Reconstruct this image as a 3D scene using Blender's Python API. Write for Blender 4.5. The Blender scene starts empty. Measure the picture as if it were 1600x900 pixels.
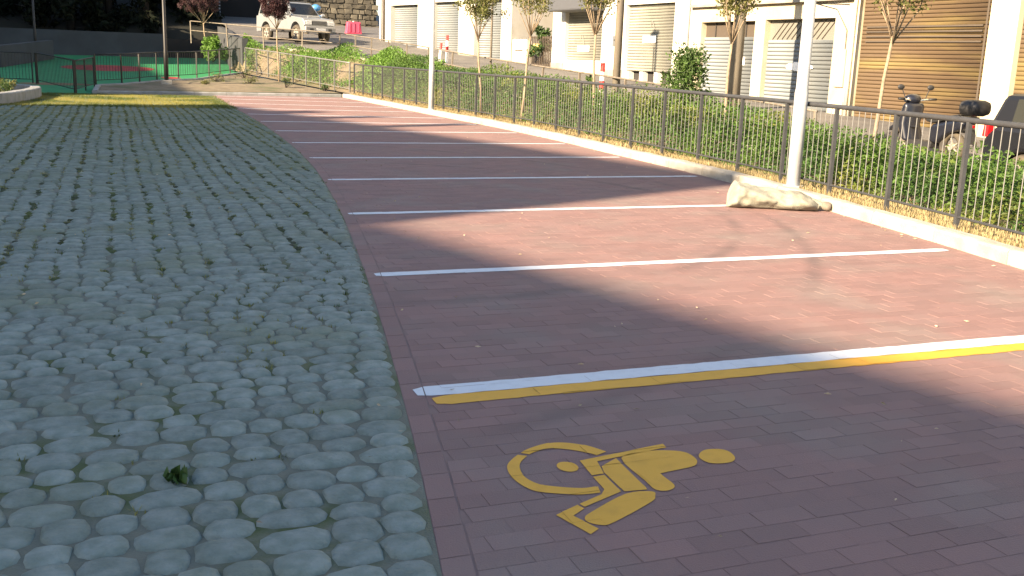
import bpy, bmesh, math, random
import numpy as np
from mathutils import Vector, Matrix
from mathutils.geometry import tessellate_polygon

random.seed(7); rng = np.random.default_rng(7)
S = bpy.context.scene
COL = S.collection
# ------------------------------------------------------------------ camera
FOC, PITCH, ROLL, YAW, EYE = 1584.222, .221694657, .0354880081, .376448245, 1.43594
_f = Vector((math.sin(YAW)*math.cos(PITCH), math.cos(YAW)*math.cos(PITCH), -math.sin(PITCH)))
_r = Vector((math.cos(YAW), -math.sin(YAW), 0)); _u = _r.cross(_f)
CR = math.cos(ROLL)*_r + math.sin(ROLL)*_u; CU = -math.sin(ROLL)*_r + math.cos(ROLL)*_u
cam = bpy.data.objects.new('camera', bpy.data.cameras.new('camera')); COL.objects.link(cam)
cam.matrix_world = Matrix(((CR.x, CU.x, -_f.x, 0), (CR.y, CU.y, -_f.y, 0), (CR.z, CU.z, -_f.z, EYE), (0, 0, 0, 1)))
cam.data.sensor_width = 36; cam.data.lens = FOC/1600*36; cam.data.clip_end = 1000; cam.data.clip_start = .05
S.camera = cam
# ------------------------------------------------------------------ sky, sun, exposure
SUN_AZ, SUN_EL = math.radians(66), math.radians(24)      # direction the light travels to, seen from +Y
w = bpy.data.worlds.new('World'); S.world = w; w.use_nodes = True
nt = w.node_tree; sky = nt.nodes.new('ShaderNodeTexSky'); sky.sky_type = 'NISHITA'; sky.sun_disc = False
sky.sun_elevation = SUN_EL; sky.sun_rotation = SUN_AZ + math.pi; sky.air_density = 1.0; sky.dust_density = 1.0
nt.links.new(sky.outputs[0], nt.nodes['Background'].inputs[0]); nt.nodes['Background'].inputs[1].default_value = .073
sd = bpy.data.lights.new('sun', 'SUN'); sd.energy = 5.0; sd.angle = math.radians(.55); sd.color = (1, .78, .54)
sun = bpy.data.objects.new('sun', sd); COL.objects.link(sun)
ld = Vector((math.sin(SUN_AZ)*math.cos(SUN_EL), math.cos(SUN_AZ)*math.cos(SUN_EL), -math.sin(SUN_EL)))
sun.rotation_euler = ld.to_track_quat('-Z', 'Y').to_euler(); sun.location = (-20, -10, 30)
vs = S.view_settings; vs.view_transform = 'Standard'; vs.look = 'None'; vs.gamma = 1; vs.exposure = 2.12
vs.use_curve_mapping = False

# ------------------------------------------------------------------ helpers
def link(o, parent=None):
    COL.objects.link(o)
    if parent is not None: o.parent = parent
    return o
def tag(o, label=None, cat=None, group=None, kind=None):
    for k, v in (('label', label), ('category', cat), ('group', group), ('kind', kind)):
        if v: o[k] = v
    return o
def empty(name, loc, rz=0, **kw):
    o = bpy.data.objects.new(name, None); o.location = loc; o.rotation_euler = (0, 0, rz); o.empty_display_size = .2
    link(o); return tag(o, **kw)
def mesh_np(name, V, F, mat, parent=None, smooth=False, rnd=None):
    """V (n,3), F list of equal-length faces (m,k) ndarray or list; rnd per-vertex float"""
    me = bpy.data.meshes.new(name)
    me.from_pydata(np.asarray(V, float).tolist(), [], F.tolist() if isinstance(F, np.ndarray) else F)
    if rnd is not None:
        a = me.attributes.new('rnd', 'FLOAT', 'POINT'); a.data.foreach_set('value', np.asarray(rnd, np.float32))
    if smooth: me.polygons.foreach_set('use_smooth', [True]*len(me.polygons))
    me.materials.append(mat); me.update()
    return link(bpy.data.objects.new(name, me), parent)
class MB:
    def __init__(s): s.v = []; s.f = []
    def add(s, V, F):
        n = len(s.v); s.v += [tuple(q) for q in V]; s.f += [tuple(i+n for i in q) for q in F]; return s
    def box(s, x0, x1, y0, y1, z0, z1):
        V = [(x, y, z) for z in (z0, z1) for y in (y0, y1) for x in (x0, x1)]
        return s.add(V, [(0, 2, 3, 1), (4, 5, 7, 6), (0, 1, 5, 4), (2, 6, 7, 3), (0, 4, 6, 2), (1, 3, 7, 5)])
    def tube(s, pts, rad, n=8, cap=True):
        pts = [Vector(q) for q in pts]
        if not hasattr(rad, '__len__'): rad = [rad]*len(pts)
        V = []; F = []; up = None
        for i, q in enumerate(pts):
            t = (pts[min(i+1, len(pts)-1)]-pts[max(i-1, 0)]).normalized()
            a = Vector((0, 0, 1)) if abs(t.z) < .9 else Vector((1, 0, 0))
            if up is None: up = (a-t*a.dot(t)).normalized()
            else: up = (up-t*up.dot(t)).normalized()
            b = t.cross(up)
            for k in range(n):
                c = 2*math.pi*k/n; V.append(q+(up*math.cos(c)+b*math.sin(c))*rad[i])
        for i in range(len(pts)-1):
            for k in range(n):
                F.append((i*n+k, i*n+(k+1) % n, (i+1)*n+(k+1) % n, (i+1)*n+k))
        if cap: F += [tuple(range(n))[::-1], tuple((len(pts)-1)*n+k for k in range(n))]
        return s.add(V, F)
    def prism(s, poly, y0, y1):
        """poly in (x,z), extruded along y"""
        n = len(poly); V = [(x, y0, z) for x, z in poly]+[(x, y1, z) for x, z in poly]
        F = [(i, (i+1) % n, n+(i+1) % n, n+i) for i in range(n)]
        tr = tessellate_polygon([[Vector((x, z, 0)) for x, z in poly]])
        for a, b, c in tr: F += [(a, b, c), (n+c, n+b, n+a)]
        return s.add(V, F)
    def disc(s, c, axis, r, h, n=16):
        a = Vector(axis).normalized(); c = Vector(c); return s.tube([c-a*h/2, c+a*h/2], r, n)
    def torus(s, c, axis, R, r, n=20, m=8):
        a = Vector(axis).normalized(); b = a.orthogonal().normalized(); d = a.cross(b); c = Vector(c); V = []; F = []
        for i in range(n):
            t = 2*math.pi*i/n; e = b*math.cos(t)+d*math.sin(t)
            for k in range(m):
                q = 2*math.pi*k/m; V.append(c+e*(R+r*math.cos(q))+a*r*math.sin(q))
        for i in range(n):
            for k in range(m):
                F.append((i*m+k, ((i+1) % n)*m+k, ((i+1) % n)*m+(k+1) % m, i*m+(k+1) % m))
        return s.add(V, F)
    def blob(s, c, r, n=10, m=7, nz=0):
        V = []; F = []
        for i in range(m+1):
            th = math.pi*i/m
            for k in range(n):
                ph = 2*math.pi*k/n; g = 1+nz*(random.random()-.5)
                V.append((c[0]+r[0]*g*math.sin(th)*math.cos(ph), c[1]+r[1]*g*math.sin(th)*math.sin(ph), c[2]+r[2]*g*math.cos(th)))
        for i in range(m):
            for k in range(n):
                F.append((i*n+k, (i+1)*n+k, (i+1)*n+(k+1) % n, i*n+(k+1) % n))
        return s.add(V, F)
    def build(s, name, mat, parent=None, smooth=False, bevel=0, sub=0):
        me = bpy.data.meshes.new(name); me.from_pydata(s.v, [], s.f)
        bm = bmesh.new(); bm.from_mesh(me)
        bmesh.ops.recalc_face_normals(bm, faces=bm.faces); bm.to_mesh(me); bm.free()
        me.materials.append(mat)
        o = link(bpy.data.objects.new(name, me), parent)
        if bevel:
            b = o.modifiers.new('bevel', 'BEVEL'); b.width = bevel; b.segments = 2; b.limit_method = 'ANGLE'; b.angle_limit = .6
        if sub:
            q = o.modifiers.new('sub', 'SUBSURF'); q.levels = sub; q.render_levels = sub
        if smooth:
            me.polygons.foreach_set('use_smooth', [True]*len(me.polygons))
        return o
def copy_tree(o, parent=None):
    c = o.copy(); COL.objects.link(c); c.parent = parent
    for ch in o.children: copy_tree(ch, c)
    return c

# ------------------------------------------------------------------ materials
def mat(name, col, rough=.8, col2=None, scale=5., detail=6., fac=(.35, .65), bump=0., bscale=60., metal=0., rnd=0., trans=0.,
        col3=None, scale3=1.2, fac3=(.5, .7), coat=0., emit=None, stretch=None, spec=.5):
    m = bpy.data.materials.new(name); m.use_nodes = True; t = m.node_tree; N = t.nodes; Lk = t.links
    b = N['Principled BSDF']; b.inputs['Roughness'].default_value = rough; b.inputs['Metallic'].default_value = metal
    b.inputs['Specular IOR Level'].default_value = spec
    if coat: b.inputs['Coat Weight'].default_value = coat; b.inputs['Coat Roughness'].default_value = .08
    geo = N.new('ShaderNodeNewGeometry'); pos = geo.outputs['Position']
    if stretch:
        mp = N.new('ShaderNodeMapping'); mp.inputs['Scale'].default_value = stretch; Lk.new(pos, mp.inputs[0]); pos = mp.outputs[0]
    def noise(sc, de=6.):
        n = N.new('ShaderNodeTexNoise'); n.inputs['Scale'].default_value = sc; n.inputs['Detail'].default_value = de
        Lk.new(pos, n.inputs['Vector']); return n.outputs['Fac']
    def ramp(src, lo, hi):
        r = N.new('ShaderNodeMapRange'); r.inputs[1].default_value = lo; r.inputs[2].default_value = hi; Lk.new(src, r.inputs[0]); return r.outputs[0]
    def mix(f, a, c):
        x = N.new('ShaderNodeMix'); x.data_type = 'RGBA'
        Lk.new(f, x.inputs[0])
        for i, q in ((6, a), (7, c)):
            if isinstance(q, (tuple, list)): x.inputs[i].default_value = (*q[:3], 1)
            else: Lk.new(q, x.inputs[i])
        return x.outputs[2]
    c = tuple(col)
    if col2 is not None: c = mix(ramp(noise(scale, detail), *fac), c, col2)
    if col3 is not None: c = mix(ramp(noise(scale3, 4.), *fac3), c, col3)
    if rnd:
        at = N.new('ShaderNodeAttribute'); at.attribute_name = 'rnd'
        h = N.new('ShaderNodeHueSaturation'); r = N.new('ShaderNodeMapRange'); r.inputs[3].default_value = 1-rnd; r.inputs[4].default_value = 1+rnd
        Lk.new(at.outputs['Fac'], r.inputs[0]); Lk.new(r.outputs[0], h.inputs['Value'])
        if isinstance(c, tuple): h.inputs['Color'].default_value = (*c[:3], 1)
        else: Lk.new(c, h.inputs['Color'])
        c = h.outputs[0]
    if isinstance(c, tuple): b.inputs['Base Color'].default_value = (*c[:3], 1)
    else: Lk.new(c, b.inputs['Base Color'])
    if bump:
        bp = N.new('ShaderNodeBump'); bp.inputs['Strength'].default_value = bump; bp.inputs['Distance'].default_value = .01
        Lk.new(noise(bscale, 5.), bp.inputs['Height']); Lk.new(bp.outputs[0], b.inputs['Normal'])
    if trans:
        tr = N.new('ShaderNodeBsdfTranslucent'); ms = N.new('ShaderNodeMixShader'); ms.inputs[0].default_value = trans
        if isinstance(c, tuple): tr.inputs[0].default_value = (*c[:3], 1)
        else: Lk.new(c, tr.inputs[0])
        Lk.new(b.outputs[0], ms.inputs[1]); Lk.new(tr.outputs[0], ms.inputs[2]); Lk.new(ms.outputs[0], N['Material Output'].inputs[0])
    m['_c'] = 1
    return m
M = {}
M['brick'] = mat('red paver', (.238, .146, .132), .85, (.216, .142, .130), 2.2, bump=.25, bscale=160, rnd=.075, col3=(.215, .168, .150), scale3=1.3, fac3=(.5, .75), spec=.25)
M['joint'] = mat('sandy joint', (.21, .138, .124), .95, (.175, .12, .11), 9)
M['stone'] = mat('grey cobble', (.240, .272, .246), .9, (.165, .198, .172), 16.0, bump=1.0, bscale=55, rnd=.12, col3=(.175, .20, .145), scale3=1.1, fac3=(.5, .75), spec=.2)
M['moss'] = mat('mossy joint', (.130, .138, .108), .95, (.075, .095, .035), 1.9, fac=(.46, .60), bump=.6, bscale=120, col3=(.16, .165, .13), scale3=6, fac3=(.48, .68))
M['white_paint'] = mat('white road paint', (.60, .63, .66), .7, (.50, .53, .56), 14, fac=(.5, .8), bump=.1, bscale=200)
M['yellow_paint'] = mat('yellow road paint', (.66, .345, .030), .7, (.58, .305, .028), 14, fac=(.5, .8), bump=.1, bscale=200)
M['kerb'] = mat('concrete kerb', (.40, .375, .32), .9, (.31, .285, .235), 6, bump=.5, bscale=70, rnd=.06, col3=(.24, .22, .18), scale3=2.1, fac3=(.55, .8))
M['kerb_grey'] = mat('weathered concrete', (.26, .27, .27), .9, (.19, .20, .19), 4, bump=.5, bscale=60, rnd=.06)
M['soil'] = mat('dry soil', (.185, .150, .095), .95, (.13, .105, .066), 3.5, bump=.9, bscale=25, col3=(.075, .085, .035), scale3=.7, fac3=(.5, .7))
M['straw'] = mat('dry straw', (.34, .275, .14), .85, rnd=.35, trans=.25)
M['asphalt'] = mat('worn asphalt', (.125, .118, .108), .9, (.092, .088, .082), 1.4, bump=.5, bscale=120, col3=(.155, .145, .13), scale3=.5)
M['green_floor'] = mat('green rubber floor', (.016, .205, .068), .8, (.013, .17, .055), 2)
M['red_floor'] = mat('red rubber floor', (.30, .036, .03), .8, (.26, .03, .026), 2)
M['tan_floor'] = mat('tan rubber floor', (.16, .11, .045), .8)
M['ground'] = mat('earth', (.12, .10, .07), .95, (.07, .08, .04), .6)
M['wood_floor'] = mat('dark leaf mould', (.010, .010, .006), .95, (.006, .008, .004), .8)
M['grass'] = mat('joint grass', (.085, .112, .022), .8, (.27, .25, .065), .55, fac=(.42, .58), rnd=.3, trans=.3)
M['leaf'] = mat('weed leaf', (.088, .165, .026), .6, (.048, .108, .022), .9, fac=(.42, .58), rnd=.5, trans=.42, col3=(.16, .18, .035), scale3=.7, fac3=(.56, .68))
M['bush'] = mat('bush leaf', (.058, .105, .020), .55, (.034, .070, .016), 3, rnd=.45, trans=.35)
M['bright_bush'] = mat('light bush leaf', (.075, .130, .026), .55, (.045, .090, .02), 3, rnd=.45, trans=.4)
M['bright'] = mat('bright leaf', (.10, .20, .025), .6, rnd=.4, trans=.35)
M['plum'] = mat('plum leaf', (.040, .014, .018), .6, (.06, .022, .022), 4, rnd=.4, trans=.25)
M['ochre'] = mat('autumn leaf', (.165, .170, .045), .7, (.14, .145, .04), 4, rnd=.35, trans=.45)
M['olive'] = mat('olive leaf', (.115, .135, .035), .7, (.145, .14, .04), 4, rnd=.35, trans=.4)
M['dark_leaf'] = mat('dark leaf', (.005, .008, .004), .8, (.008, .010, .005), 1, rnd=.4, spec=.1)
M['bark'] = mat('pale bark', (.30, .235, .155), .85, (.20, .15, .10), 20, bump=.6, bscale=60)
M['dark_bark'] = mat('dark bark', (.014, .011, .008), .9, bump=.5, bscale=30)
M['dark_metal'] = mat('grey paint', (.040, .042, .045), .6, (.050, .052, .055), 12, spec=.3)
M['galv'] = mat('galvanised steel', (.18, .182, .178), .5, (.14, .14, .136), 18, metal=.2)
M['pale_metal'] = mat('pale steel paint', (.46, .48, .50), .4, (.40, .42, .43), 8, metal=.2)
M['rail_metal'] = mat('rusty pale railing', (.12, .10, .078), .7, (.18, .16, .125), 9)
M['black_metal'] = mat('black paint', (.006, .006, .006), .5)
M['pole_wood'] = mat('weathered pole', (.20, .178, .135), .85, (.15, .13, .10), 6, bump=.4, bscale=30, stretch=(1, 1, .15), col3=(.08, .075, .07), scale3=.8, fac3=(.6, .8))
M['white_wall'] = mat('white render', (.62, .60, .54), .9, (.55, .52, .44), 1.1, bump=.3, bscale=30, col3=(.42, .39, .31), scale3=.6, fac3=(.58, .75))
M['cream_wall'] = mat('cream render', (.44, .39, .28), .9, (.36, .31, .215), 1.4, bump=.3, bscale=30, col3=(.52, .49, .42), scale3=.7)
M['yellow_wall'] = mat('pale yellow render', (.46, .41, .27), .9, (.52, .49, .38), .8, bump=.3, bscale=30, col3=(.40, .33, .19), scale3=1.6, fac3=(.58, .75))
M['plinth'] = mat('grey plinth', (.30, .28, .24), .9, (.22, .20, .17), 3, bump=.4)
M['shutter'] = mat('grey steel shutter', (.15, .15, .13), .55, (.18, .175, .15), 1.2)
M['shutter_grey'] = mat('dull blue grey shutter', (.135, .155, .165), .55, (.165, .178, .178), .9)
M['shutter_cream'] = mat('cream steel shutter', (.205, .205, .17), .55, (.175, .175, .148), 1.4, col3=(.16, .16, .135), scale3=2.1, fac3=(.55, .75))
M['shutter_brown'] = mat('rusty brown shutter', (.084, .056, .031), .75, (.098, .067, .036), 2.0, col3=(.150, .112, .042), scale3=1.0, fac3=(.48, .66), stretch=(1, .35, 2.2), spec=.3)
M['dark_gap'] = mat('dark gap', (.03, .028, .025), .9)
M['awning'] = mat('dark grey canopy', (.07, .075, .085), .7)
M['paper'] = mat('white paper', (.82, .82, .78), .8)
M['ink'] = mat('faded graffiti', (.20, .20, .18), .8)
M['box_grey'] = mat('grey plastic box', (.12, .13, .14), .6)
M['meter'] = mat('grey cabinet door', (.30, .31, .31), .6)
M['yellow_box'] = mat('yellow plastic', (.60, .48, .16), .6)
M['gate'] = mat('brown steel gate', (.075, .06, .045), .6)
M['red_paint'] = mat('red paint', (.55, .035, .03), .5)
M['white_plastic'] = mat('white paint', (.78, .76, .72), .5)
M['pink'] = mat('faded red plastic', (.62, .06, .12), .5, (.55, .09, .15), 3)
M['blue'] = mat('blue plastic', (.05, .19, .42), .45, (.08, .26, .5), 4)
M['silver'] = mat('silver car paint', (.27, .29, .30), .35, (.24, .255, .265), 1.5, metal=.3, coat=.4)
M['navy'] = mat('dark car paint', (.006, .007, .010), .45)
M['trim'] = mat('black plastic', (.025, .025, .026), .55)
M['bumper_grey'] = mat('grey bumper', (.24, .245, .24), .5)
M['glass'] = mat('dark glass', (.012, .014, .016), .12, spec=.5)
M['glass_pale'] = mat('rear window glass', (.03, .032, .028), .25, spec=.5)
M['tyre'] = mat('dusty tyre', (.04, .037, .033), .9, (.09, .075, .05), 6)
M['rim'] = mat('alloy rim', (.42, .39, .33), .45, metal=.5)
M['lamp_glass'] = mat('lamp glass', (.72, .72, .68), .15, spec=.7)
M['tail'] = mat('red lens', (.60, .015, .02), .2, spec=.7)
M['orange'] = mat('orange lens', (.7, .25, .03), .25)
M['scooter'] = mat('dark blue paint', (.010, .012, .02), .4, coat=.3)
M['seat'] = mat('black vinyl', (.018, .018, .018), .55)
M['chrome'] = mat('chrome', (.65, .65, .63), .2, metal=.9)
M['plate'] = mat('number plate', (.75, .75, .72), .5)
M['sack'] = mat('woven white sack', (.27, .268, .215), .85, (.22, .212, .165), 5, bump=.5, bscale=90, col3=(.155, .15, .12), scale3=7, fac3=(.55, .72))
M['sack_dirt'] = mat('soiled cloth', (.12, .10, .08), .9, (.19, .165, .13), 14)
M['rubble'] = mat('rubble stone', (.125, .112, .082), .9, (.08, .072, .055), 3, bump=.7, bscale=20, rnd=.45)
M['mortar'] = mat('old mortar', (.075, .068, .052), .95, (.05, .046, .034), 3)
M['retain'] = mat('old retaining wall', (.050, .056, .062), .9, (.036, .040, .044), 1.0, bump=.4, bscale=20)
M['dark_wall'] = mat('dark render', (.018, .015, .014), .9, (.013, .011, .010), 1)
M['pale_louvre'] = mat('pale louvre', (.35, .36, .38), .7)
M['roof'] = mat('roof tile', (.30, .13, .08), .85, (.22, .10, .07), 4)
M['house'] = mat('beige house render', (.50, .43, .32), .9, (.44, .37, .27), .8)
M['litter'] = mat('dead leaf', (.40, .31, .20), .85, rnd=.5)

def tyre_marks(m, circles):
    t = m.node_tree; N = t.nodes; L = t.links; b = N['Principled BSDF']; src = b.inputs['Base Color'].links[0].from_socket
    geo = N.new('ShaderNodeNewGeometry'); tot = None
    for cx, cy, R, wd in circles:
        d = N.new('ShaderNodeVectorMath'); d.operation = 'DISTANCE'; L.new(geo.outputs['Position'], d.inputs[0]); d.inputs[1].default_value = (cx, cy, 0)
        a = N.new('ShaderNodeMath'); a.operation = 'SUBTRACT'; L.new(d.outputs['Value'], a.inputs[0]); a.inputs[1].default_value = R
        q = N.new('ShaderNodeMath'); q.operation = 'ABSOLUTE'; L.new(a.outputs[0], q.inputs[0])
        r = N.new('ShaderNodeMapRange'); r.interpolation_type = 'SMOOTHSTEP'; r.inputs[1].default_value = 0; r.inputs[2].default_value = wd; r.inputs[3].default_value = 1; r.inputs[4].default_value = 0; L.new(q.outputs[0], r.inputs[0])
        if tot is None: tot = r.outputs[0]
        else:
            mx = N.new('ShaderNodeMath'); mx.operation = 'MAXIMUM'; L.new(tot, mx.inputs[0]); L.new(r.outputs[0], mx.inputs[1]); tot = mx.outputs[0]
    n = N.new('ShaderNodeTexNoise'); n.inputs['Scale'].default_value = .7; L.new(geo.outputs['Position'], n.inputs['Vector'])
    k = N.new('ShaderNodeMapRange'); k.inputs[1].default_value = .38; k.inputs[2].default_value = .62; k.inputs[4].default_value = .34; L.new(n.outputs['Fac'], k.inputs[0])
    f = N.new('ShaderNodeMath'); f.operation = 'MULTIPLY'; L.new(tot, f.inputs[0]); L.new(k.outputs[0], f.inputs[1])
    x = N.new('ShaderNodeMix'); x.data_type = 'RGBA'; L.new(f.outputs[0], x.inputs[0]); L.new(src, x.inputs[6]); x.inputs[7].default_value = (.06, .055, .055, 1); L.new(x.outputs[2], b.inputs['Base Color'])
tyre_marks(M['brick'], [(-1.171, 10.586, 7.499, .11), (1.655, 9.807, 4.141, .11)])

def moss_film(m, y0, y1, col, amount):
    t = m.node_tree; N = t.nodes; L = t.links; b = N['Principled BSDF']; src = b.inputs['Base Color'].links[0].from_socket
    geo = N.new('ShaderNodeNewGeometry'); sp = N.new('ShaderNodeSeparateXYZ'); L.new(geo.outputs['Position'], sp.inputs[0])
    r = N.new('ShaderNodeMapRange'); r.inputs[1].default_value = y0; r.inputs[2].default_value = y1; r.inputs[4].default_value = amount; L.new(sp.outputs[1], r.inputs[0])
    n = N.new('ShaderNodeTexNoise'); n.inputs['Scale'].default_value = 1.6; n.inputs['Detail'].default_value = 6; L.new(geo.outputs['Position'], n.inputs['Vector'])
    k = N.new('ShaderNodeMapRange'); k.inputs[1].default_value = .35; k.inputs[2].default_value = .65; k.inputs[3].default_value = .35; L.new(n.outputs['Fac'], k.inputs[0])
    f = N.new('ShaderNodeMath'); f.operation = 'MULTIPLY'; L.new(r.outputs[0], f.inputs[0]); L.new(k.outputs[0], f.inputs[1])
    x = N.new('ShaderNodeMix'); x.data_type = 'RGBA'; L.new(f.outputs[0], x.inputs[0]); L.new(src, x.inputs[6]); x.inputs[7].default_value = (*col, 1); L.new(x.outputs[2], b.inputs['Base Color'])
moss_film(M['stone'], 6, 22, (.105, .130, .070), .85)

# ------------------------------------------------------------------ layout curves (metres; X right along the stall lines, Y away)
def interp(P):
    a = np.array(P, float)
    return lambda y: np.interp(y, a[:, 0], a[:, 1])
def spline(P, n=400):
    a = np.array(P, float); ys = np.linspace(a[0, 0], a[-1, 0], n); f = np.interp(ys, a[:, 0], a[:, 1])
    step = (a[-1, 0]-a[0, 0])/n; k = max(3, int(1.6/step) | 1); pad = np.pad(f, k//2, mode='reflect', reflect_type='odd')
    f = np.convolve(pad, np.ones(k)/k, 'valid'); return lambda y: np.interp(y, ys, f)
XL = spline([(-4, -.2), (0, .28), (2.5, .81), (3.3, .97), (3.9, 1.085), (5.33, 1.33), (6.36, 1.50), (7.28, 1.64), (8.93, 1.885), (10.9, 2.14), (13, 2.37), (15.5, 2.56), (17.8, 2.67), (20.3, 2.76), (23.9, 2.83), (27, 2.85), (30.8, 2.9), (34.5, 3.0)])
XK = spline([(-4, 4.7), (0, 5.45), (5.75, 6.45), (6.9, 6.68), (8.8, 6.98), (10.6, 7.25), (12.2, 7.38), (13.7, 7.45), (15.5, 7.53), (17.2, 7.64), (20.6, 7.66), (24.2, 7.5), (29.5, 7.34), (34.2, 7.19), (36, 7.1)])
ZS = interp([(-10, -.5), (5, -.42), (10, -.2), (13, .0), (16, .17), (18, .28), (22, .46), (26, .65), (30, .88), (34, 1.10), (38, 1.28), (43, 1.55), (48, 1.90), (55, 2.62), (62, 3.2), (80, 4.4)])
XS = interp([(-10, 11.2), (10, 10.5), (40, 8.4), (41, 7.6), (42, 6.7), (43, 5.8), (44, 5.2), (46, 5.0), (48, 5.2), (52, 5.5), (62, 5.5), (80, 5.5)])
FENCE = [(-4.6, 36.8), (-2.34, 36.4), (-1.0, 32.95), (-.46, 35.2), (.42, 36.0), (1.31, 37.5), (2.75, 38.9), (3.36, 40.0), (4.85, 42.9)]
def floor_z(y): return .045*max(0., y-33)
XF = interp([(33, -.55), (35.2, -.46), (36, .42), (37.5, 1.31), (38.9, 2.75), (40, 3.36), (42.9, 4.85)])
def verge_left(y): return XK(y)+.16 if y < 34.2 else float(np.interp(y, [34.2, 42.9, 46], [7.35, 4.87, 4.75]))
def verge_z(x, y):
    a, b = verge_left(y), XS(y); t = min(1, max(0, (x-a)/max(.05, b-a))); t = t*t*(3-2*t) if y > 20 else t
    z0 = .09 if y < 34 else .09+floor_z(y)
    return z0+(ZS(y)-z0)*t
def pix(x, y, z=0.):
    d = Vector((x, y, z-EYE)); k = d.dot(_f)
    return (800+FOC*d.dot(CR)/k, 450-FOC*d.dot(CU)/k, k)

# ------------------------------------------------------------------ ground, street, verge, floor
mesh_np('ground', [(-140, -90, -.6), (160, -90, -.6), (160, 200, -.6), (-140, 200, -.6)], [(0, 1, 2, 3)], M['ground'])['kind'] = 'structure'
def grid(name, ys, left, right, zf, nx, m, jit=0.):
    V = []; F = []
    for y in ys:
        a, b = left(y), right(y)
        for i in range(nx+1):
            x = a+(b-a)*i/nx; V.append((x, y, zf(x, y)+(jit*(random.random()-.5) if 0 < i < nx else 0)))
    for j in range(len(ys)-1):
        for i in range(nx):
            k = j*(nx+1)+i; F.append((k, k+1, k+nx+2, k+nx+1))
    o = mesh_np(name, V, F, m, smooth=True); o['kind'] = 'structure'; return o
grid('street', list(np.arange(-10, 40, 1.))+list(np.arange(40, 80.1, .5)), lambda y: XS(y), lambda y: 24., lambda x, y: float(ZS(y)), 6, M['asphalt'])
grid('verge', np.arange(-6, 46.01, .25), verge_left, lambda y: XS(y)-.005, lambda x, y: verge_z(x, y)-.004, 14, M['soil'], .05)
grid('planting_bed', np.arange(33.05, 42.9, .2), lambda y: float(XF(y))+.10, lambda y: verge_left(y)-.17 if y > 34.24 else max(float(XF(y))+.14, float(np.interp(y, [33.05, 33.35, 33.8, 34.1, 34.24], [-.5, .55, 2.5, 5.1, 7.1]))), lambda x, y: floor_z(y)+.07, 12, M['soil'], .05)
fl = grid('playground_floor', [32.9, 33.6, 34.3, 34.36]+list(np.arange(34.9, 60, .5)), lambda y: -14., lambda y: -.53 if y < 34.35 else 5.3, lambda x, y: floor_z(y)+.004, 8, M['green_floor'])
def floor_patch(cx, cy, rx, ry, m, name, dz):
    n = 36; V = [(cx+rx*math.cos(2*math.pi*i/n), cy+ry*math.sin(2*math.pi*i/n), 0) for i in range(n)]
    mesh_np(name, [(x, y, floor_z(y)+dz) for x, y, _ in V], [tuple(range(n))], m, fl)
floor_patch(-.1, 44.7, 1.75, 1.75, M['red_floor'], 'red_circle', .010)
floor_patch(2.05, 40.2, .35, .5, M['red_floor'], 'red_dot', .010)
floor_patch(.1, 35.4, .45, .3, M['tan_floor'], 'tan_dot', .012)
floor_patch(-1.7, 36.3, 1.1, .5, M['tan_floor'], 'tan_patch', .010)
def hz(x, y): return 2.0-max(0, 55.6-y)*.9+max(0, y-55)*.42+.3*math.sin(x*.7)+.25*math.sin(y*.9+x)
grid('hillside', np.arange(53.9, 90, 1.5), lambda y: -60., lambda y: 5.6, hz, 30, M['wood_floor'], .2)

# ------------------------------------------------------------------ brick pavement
park = mesh_np('parking_pavement', [(float(XL(y))+dx*0+(0 if s == 0 else 0), y, -.0022) if s == 0 else (float(XK(y))+.02, y, -.0022) for y in np.arange(-1., 34.31, .3) for s, dx in ((0, 0), (1, 0))],
               [(2*i, 2*i+1, 2*i+3, 2*i+2) for i in range(len(np.arange(-1., 34.31, .3))-1)], M['joint']); park['kind'] = 'structure'
bricks = []      # each: 4 corner points (ccw) in xy
def add_brick(q): bricks.append(q)
BL, BW, GAP = .2, .1, .0008
row = 0; y = -.8
while y < 34.1:
    off = (row % 2)*.1+.004*math.sin(row*1.3)
    xl = min(XL(y), XL(y+BW))+.104; xr = max(XK(y), XK(y+BW))
    k0 = math.floor((xl-off)/BL); x = off+k0*BL
    while x < xr:
        def cl(xx, yy): return min(max(xx, float(XL(yy))+.105), float(XK(yy))+.01)
        q = [(cl(x+GAP, y+GAP), y+GAP), (cl(x+BL-GAP, y+GAP), y+GAP), (cl(x+BL-GAP, y+BW-GAP), y+BW-GAP), (cl(x+GAP, y+BW-GAP), y+BW-GAP)]
        if q[1][0]-q[0][0] > .015 and q[2][0]-q[3][0] > .015: add_brick(q)
        x += BL
    y += BW; row += 1
y = -.8
while y < 34.1:      # border course along the cobbles
    dy = .2; a0, a1 = float(XL(y)), float(XL(y+dy))
    add_brick([(a0+.002, y+.002), (a0+.098, y+.002), (a1+.098, y+dy-.002), (a1+.002, y+dy-.002)]); y += dy
def brick_geo(q, h):
    c = np.mean(q, axis=0); q = np.array(q); d = c-q; n = np.sign(d)*.0020
    V = [(p[0], p[1], -.0009) for p in q]+[(p[0]+e[0], p[1]+e[1], h) for p, e in zip(q, n)]
    return V, [(4, 5, 6, 7), (0, 1, 5, 4), (1, 2, 6, 5), (2, 3, 7, 6), (3, 0, 4, 7)]
def in_view(x, y, pad=25):
    if y < .3: return None
    u, v, k = pix(x, y)
    if k < .2 or not (-pad < u < 1600+pad and -pad < v < 900+pad): return None
    return k
tilt = [max(-.0008, min(.0012, random.gauss(0, .0007))) for _ in bricks]
order = []
for i, q in enumerate(bricks):
    c = np.mean(q, axis=0); k = in_view(*c)
    if k is not None and abs(np.array(q)[:, 0].max()-np.array(q)[:, 0].min()) > .05: order.append((k, i))
order.sort(); single = {i for _, i in order[:300]}
V = []; F = []; RN = []
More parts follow.
